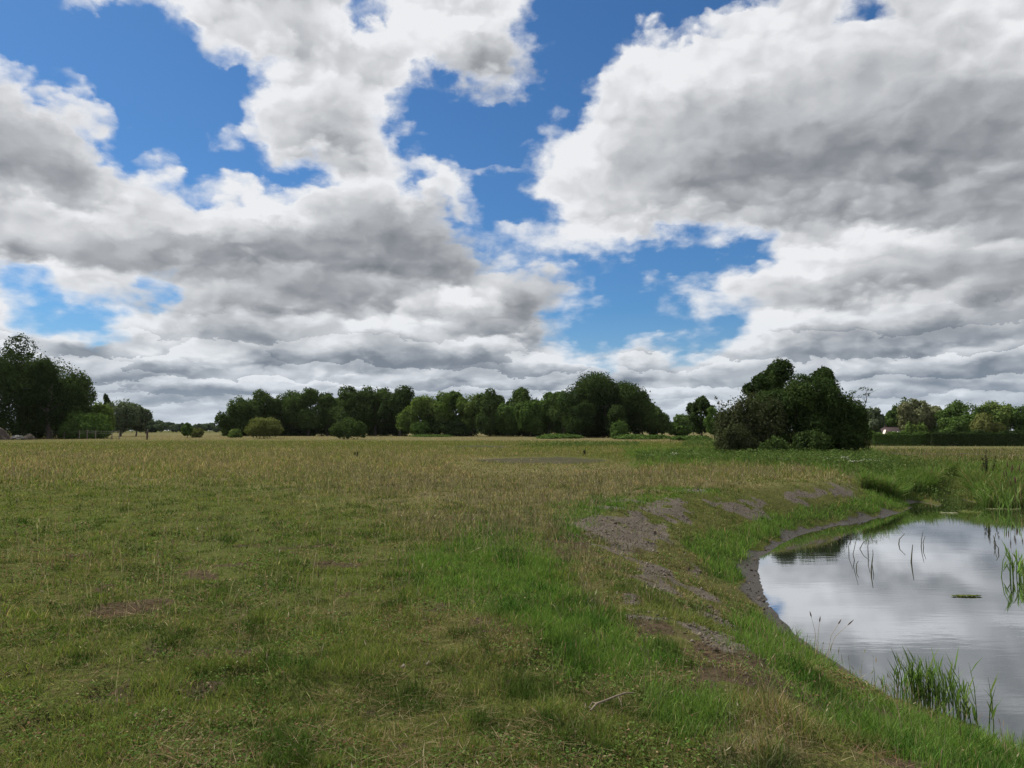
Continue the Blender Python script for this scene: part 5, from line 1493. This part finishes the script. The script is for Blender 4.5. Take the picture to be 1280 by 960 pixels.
# white umbels
def umbel(px, py_base, dd, ytop, n, label, spread, seed, group='white flowering umbels'):
    r = np.random.default_rng(seed); x_ = at_dist(px, dd); z_ = gz1(x_, dd); H = h_at(ytop, dd) - z_
    root = empty('umbel_plant', (x_, dd, z_)); tag(root, label, 'flowers', group)
    for i in range(n):
        tip = np.array([r.normal(0, spread), r.normal(0, spread), H * r.uniform(.7, 1.0)])
        mb = MB(); mb.tube([(tip[0] * .3, tip[1] * .3, 0), (tip[0] * .6, tip[1] * .6, tip[2] * .6), tip], [.012, .010, .006], 5)
        for k in range(5): mb.tube([tip * np.array([1, 1, .9]), tip + (r.normal(0, .07), r.normal(0, .07), .01)], [.004, .003], 3)
        st = mb.build('stem', M_leafstem, root)
        m_ = 34; th = r.uniform(0, 6.28, m_); q_ = np.sqrt(r.uniform(0, 1, m_)) * r.uniform(.09, .15)
        P = tip + np.stack([np.cos(th) * q_, np.sin(th) * q_, .03 - q_ * q_ * 2 + r.normal(0, .012, m_)], -1)
        s = .024; t1 = r.normal(0, 1, (m_, 3)); t1[:, 2] *= .3; t1 /= np.linalg.norm(t1, axis=1)[:, None]; t2 = np.cross(t1, (0, .3, 1))
        V = np.stack([P - t1 * s, P + t2 * s, P + t1 * s, P - t2 * s], 1).reshape(-1, 3)
        mesh_np('flower_head', V, (np.arange(m_) * 4)[:, None] + np.arange(4), M_petal, st)
M_leafstem = simple_mat('green_stem', (0.05, 0.08, 0.025), (0.08, 0.11, 0.04), 20)
umbel(1083, 585, 34, 574, 16, 'largest group of white flowering umbels right of the thicket', .42, 41)
umbel(1052, 582, 36, 571, 6, 'white flower group left of the largest umbels beside the pond', .22, 42)
umbel(1031, 584, 38, 572, 5, 'small white umbel in front of the thicket\'s right end', .16, 43)
umbel(977, 580, 40, 573, 4, 'pale flowers in front of the thicket\'s middle', .2, 44)
umbel(848, 575, 44, 566, 7, 'white umbels in the rough grass left of the thicket', .3, 45)
umbel(812, 576, 46, 568, 4, 'leftmost white umbels in the rough grass', .22, 46)
# dark dock plants
def dock(px, dd, ytop, label, seed, mat=None):
    r = np.random.default_rng(seed); x_ = at_dist(px, dd); z_ = gz1(x_, dd); H = h_at(ytop, dd) - z_
    root = empty('dock_plant', (x_, dd, z_)); tag(root, label, 'weed')
    for i in range(4):
        tip = np.array([r.normal(0, .10), r.normal(0, .14), H * r.uniform(.7, 1)])
        mb = MB(); mb.tube([(tip[0] * .2, tip[1] * .2, -.03), tip * .6, tip], [.012, .01, .004], 5); st = mb.build('stem', M_cattail, root)
        L = [(tip * t_, np.array([.03, .03, .13])) for t_ in (.55, .7, .85, .98)] + [(tip * .8, np.array([.03, .03, .1]))]
        V, F, C = leaves(r, L, 150, .045, PAL['brown'] if mat is None else PAL[mat], ground=0.0)
        mesh_np('seed_spike', V, F, M_leaf, st, colors={'tint': C})
dock(806, 42, 567, 'upright green leafy weed left of the white umbels', 51, 'green')
dock(1232, 30, 563, 'tall rusty brown dock seed spike behind the far reeds', 52)
dock(1228, 29.5, 572, 'shorter brown dock beside the tall rusty seed spike', 53)
dock(731, 50, 563, 'small dark weed in the mown patch behind the muddy scrape', 54)
dock(447, 46, 565.5, 'small dark dock tuft in the dry grass below the dark lobed bush', 55)
# bulrushes on the right bank
def bulrush(px, dd, ytop, label, seed, n=5):
    r = np.random.default_rng(seed); x_ = at_dist(px, dd); z_ = max(gz1(x_, dd), ZW); H = h_at(ytop, dd) - z_
    root = empty('bulrush', (x_, dd, z_)); tag(root, label, 'bulrush')
    for i in range(n):
        tip = np.array([r.normal(0, .18) - .1 * i, r.normal(0, .1), H * r.uniform(.75, 1)])
        mb = MB(); mb.tube([(tip[0] * .5, tip[1] * .5, -.05), tip * (.8, .8, .6), tip], [.008, .007, .004], 5); st = mb.build('stem', M_leafstem, root)
        d_ = np.array([tip[0] * .3, 0, 1.]); d_ /= np.linalg.norm(d_)
        mb = MB(); mb.tube([tip - d_ * .26, tip - d_ * .245, tip - d_ * .07, tip - d_ * .055], [.004, .017, .017, .004], 7); mb.build('brown_head', M_cattail, st)
bulrush(1262, 27, 574, 'group of dark bulrush heads among the reeds at the right edge', 61, 6)
bulrush(1268, 26.5, 592, 'lower bulrush stems in front of the right hand bulrushes', 62, 4)

# ------------------------------------------------------------------ the hazy air
M_haze, T, o = new_mat('haze_air')
pv = T.new('ShaderNodeVolumePrincipled')
pv.inputs['Color'].default_value = (0.86, 0.92, 1.0, 1)
pv.inputs['Density'].default_value = 0.000022
pv.inputs['Anisotropy'].default_value = 0.0
T.l.new(pv.outputs[0], o.inputs['Volume'])
V, F = box(0, 4300, 15.5, 12400, 9800, 37)
hz_o = mesh_np('haze', V, F, M_haze)
tag(hz_o, kind='stuff')
M_haze.cycles.homogeneous_volume = True
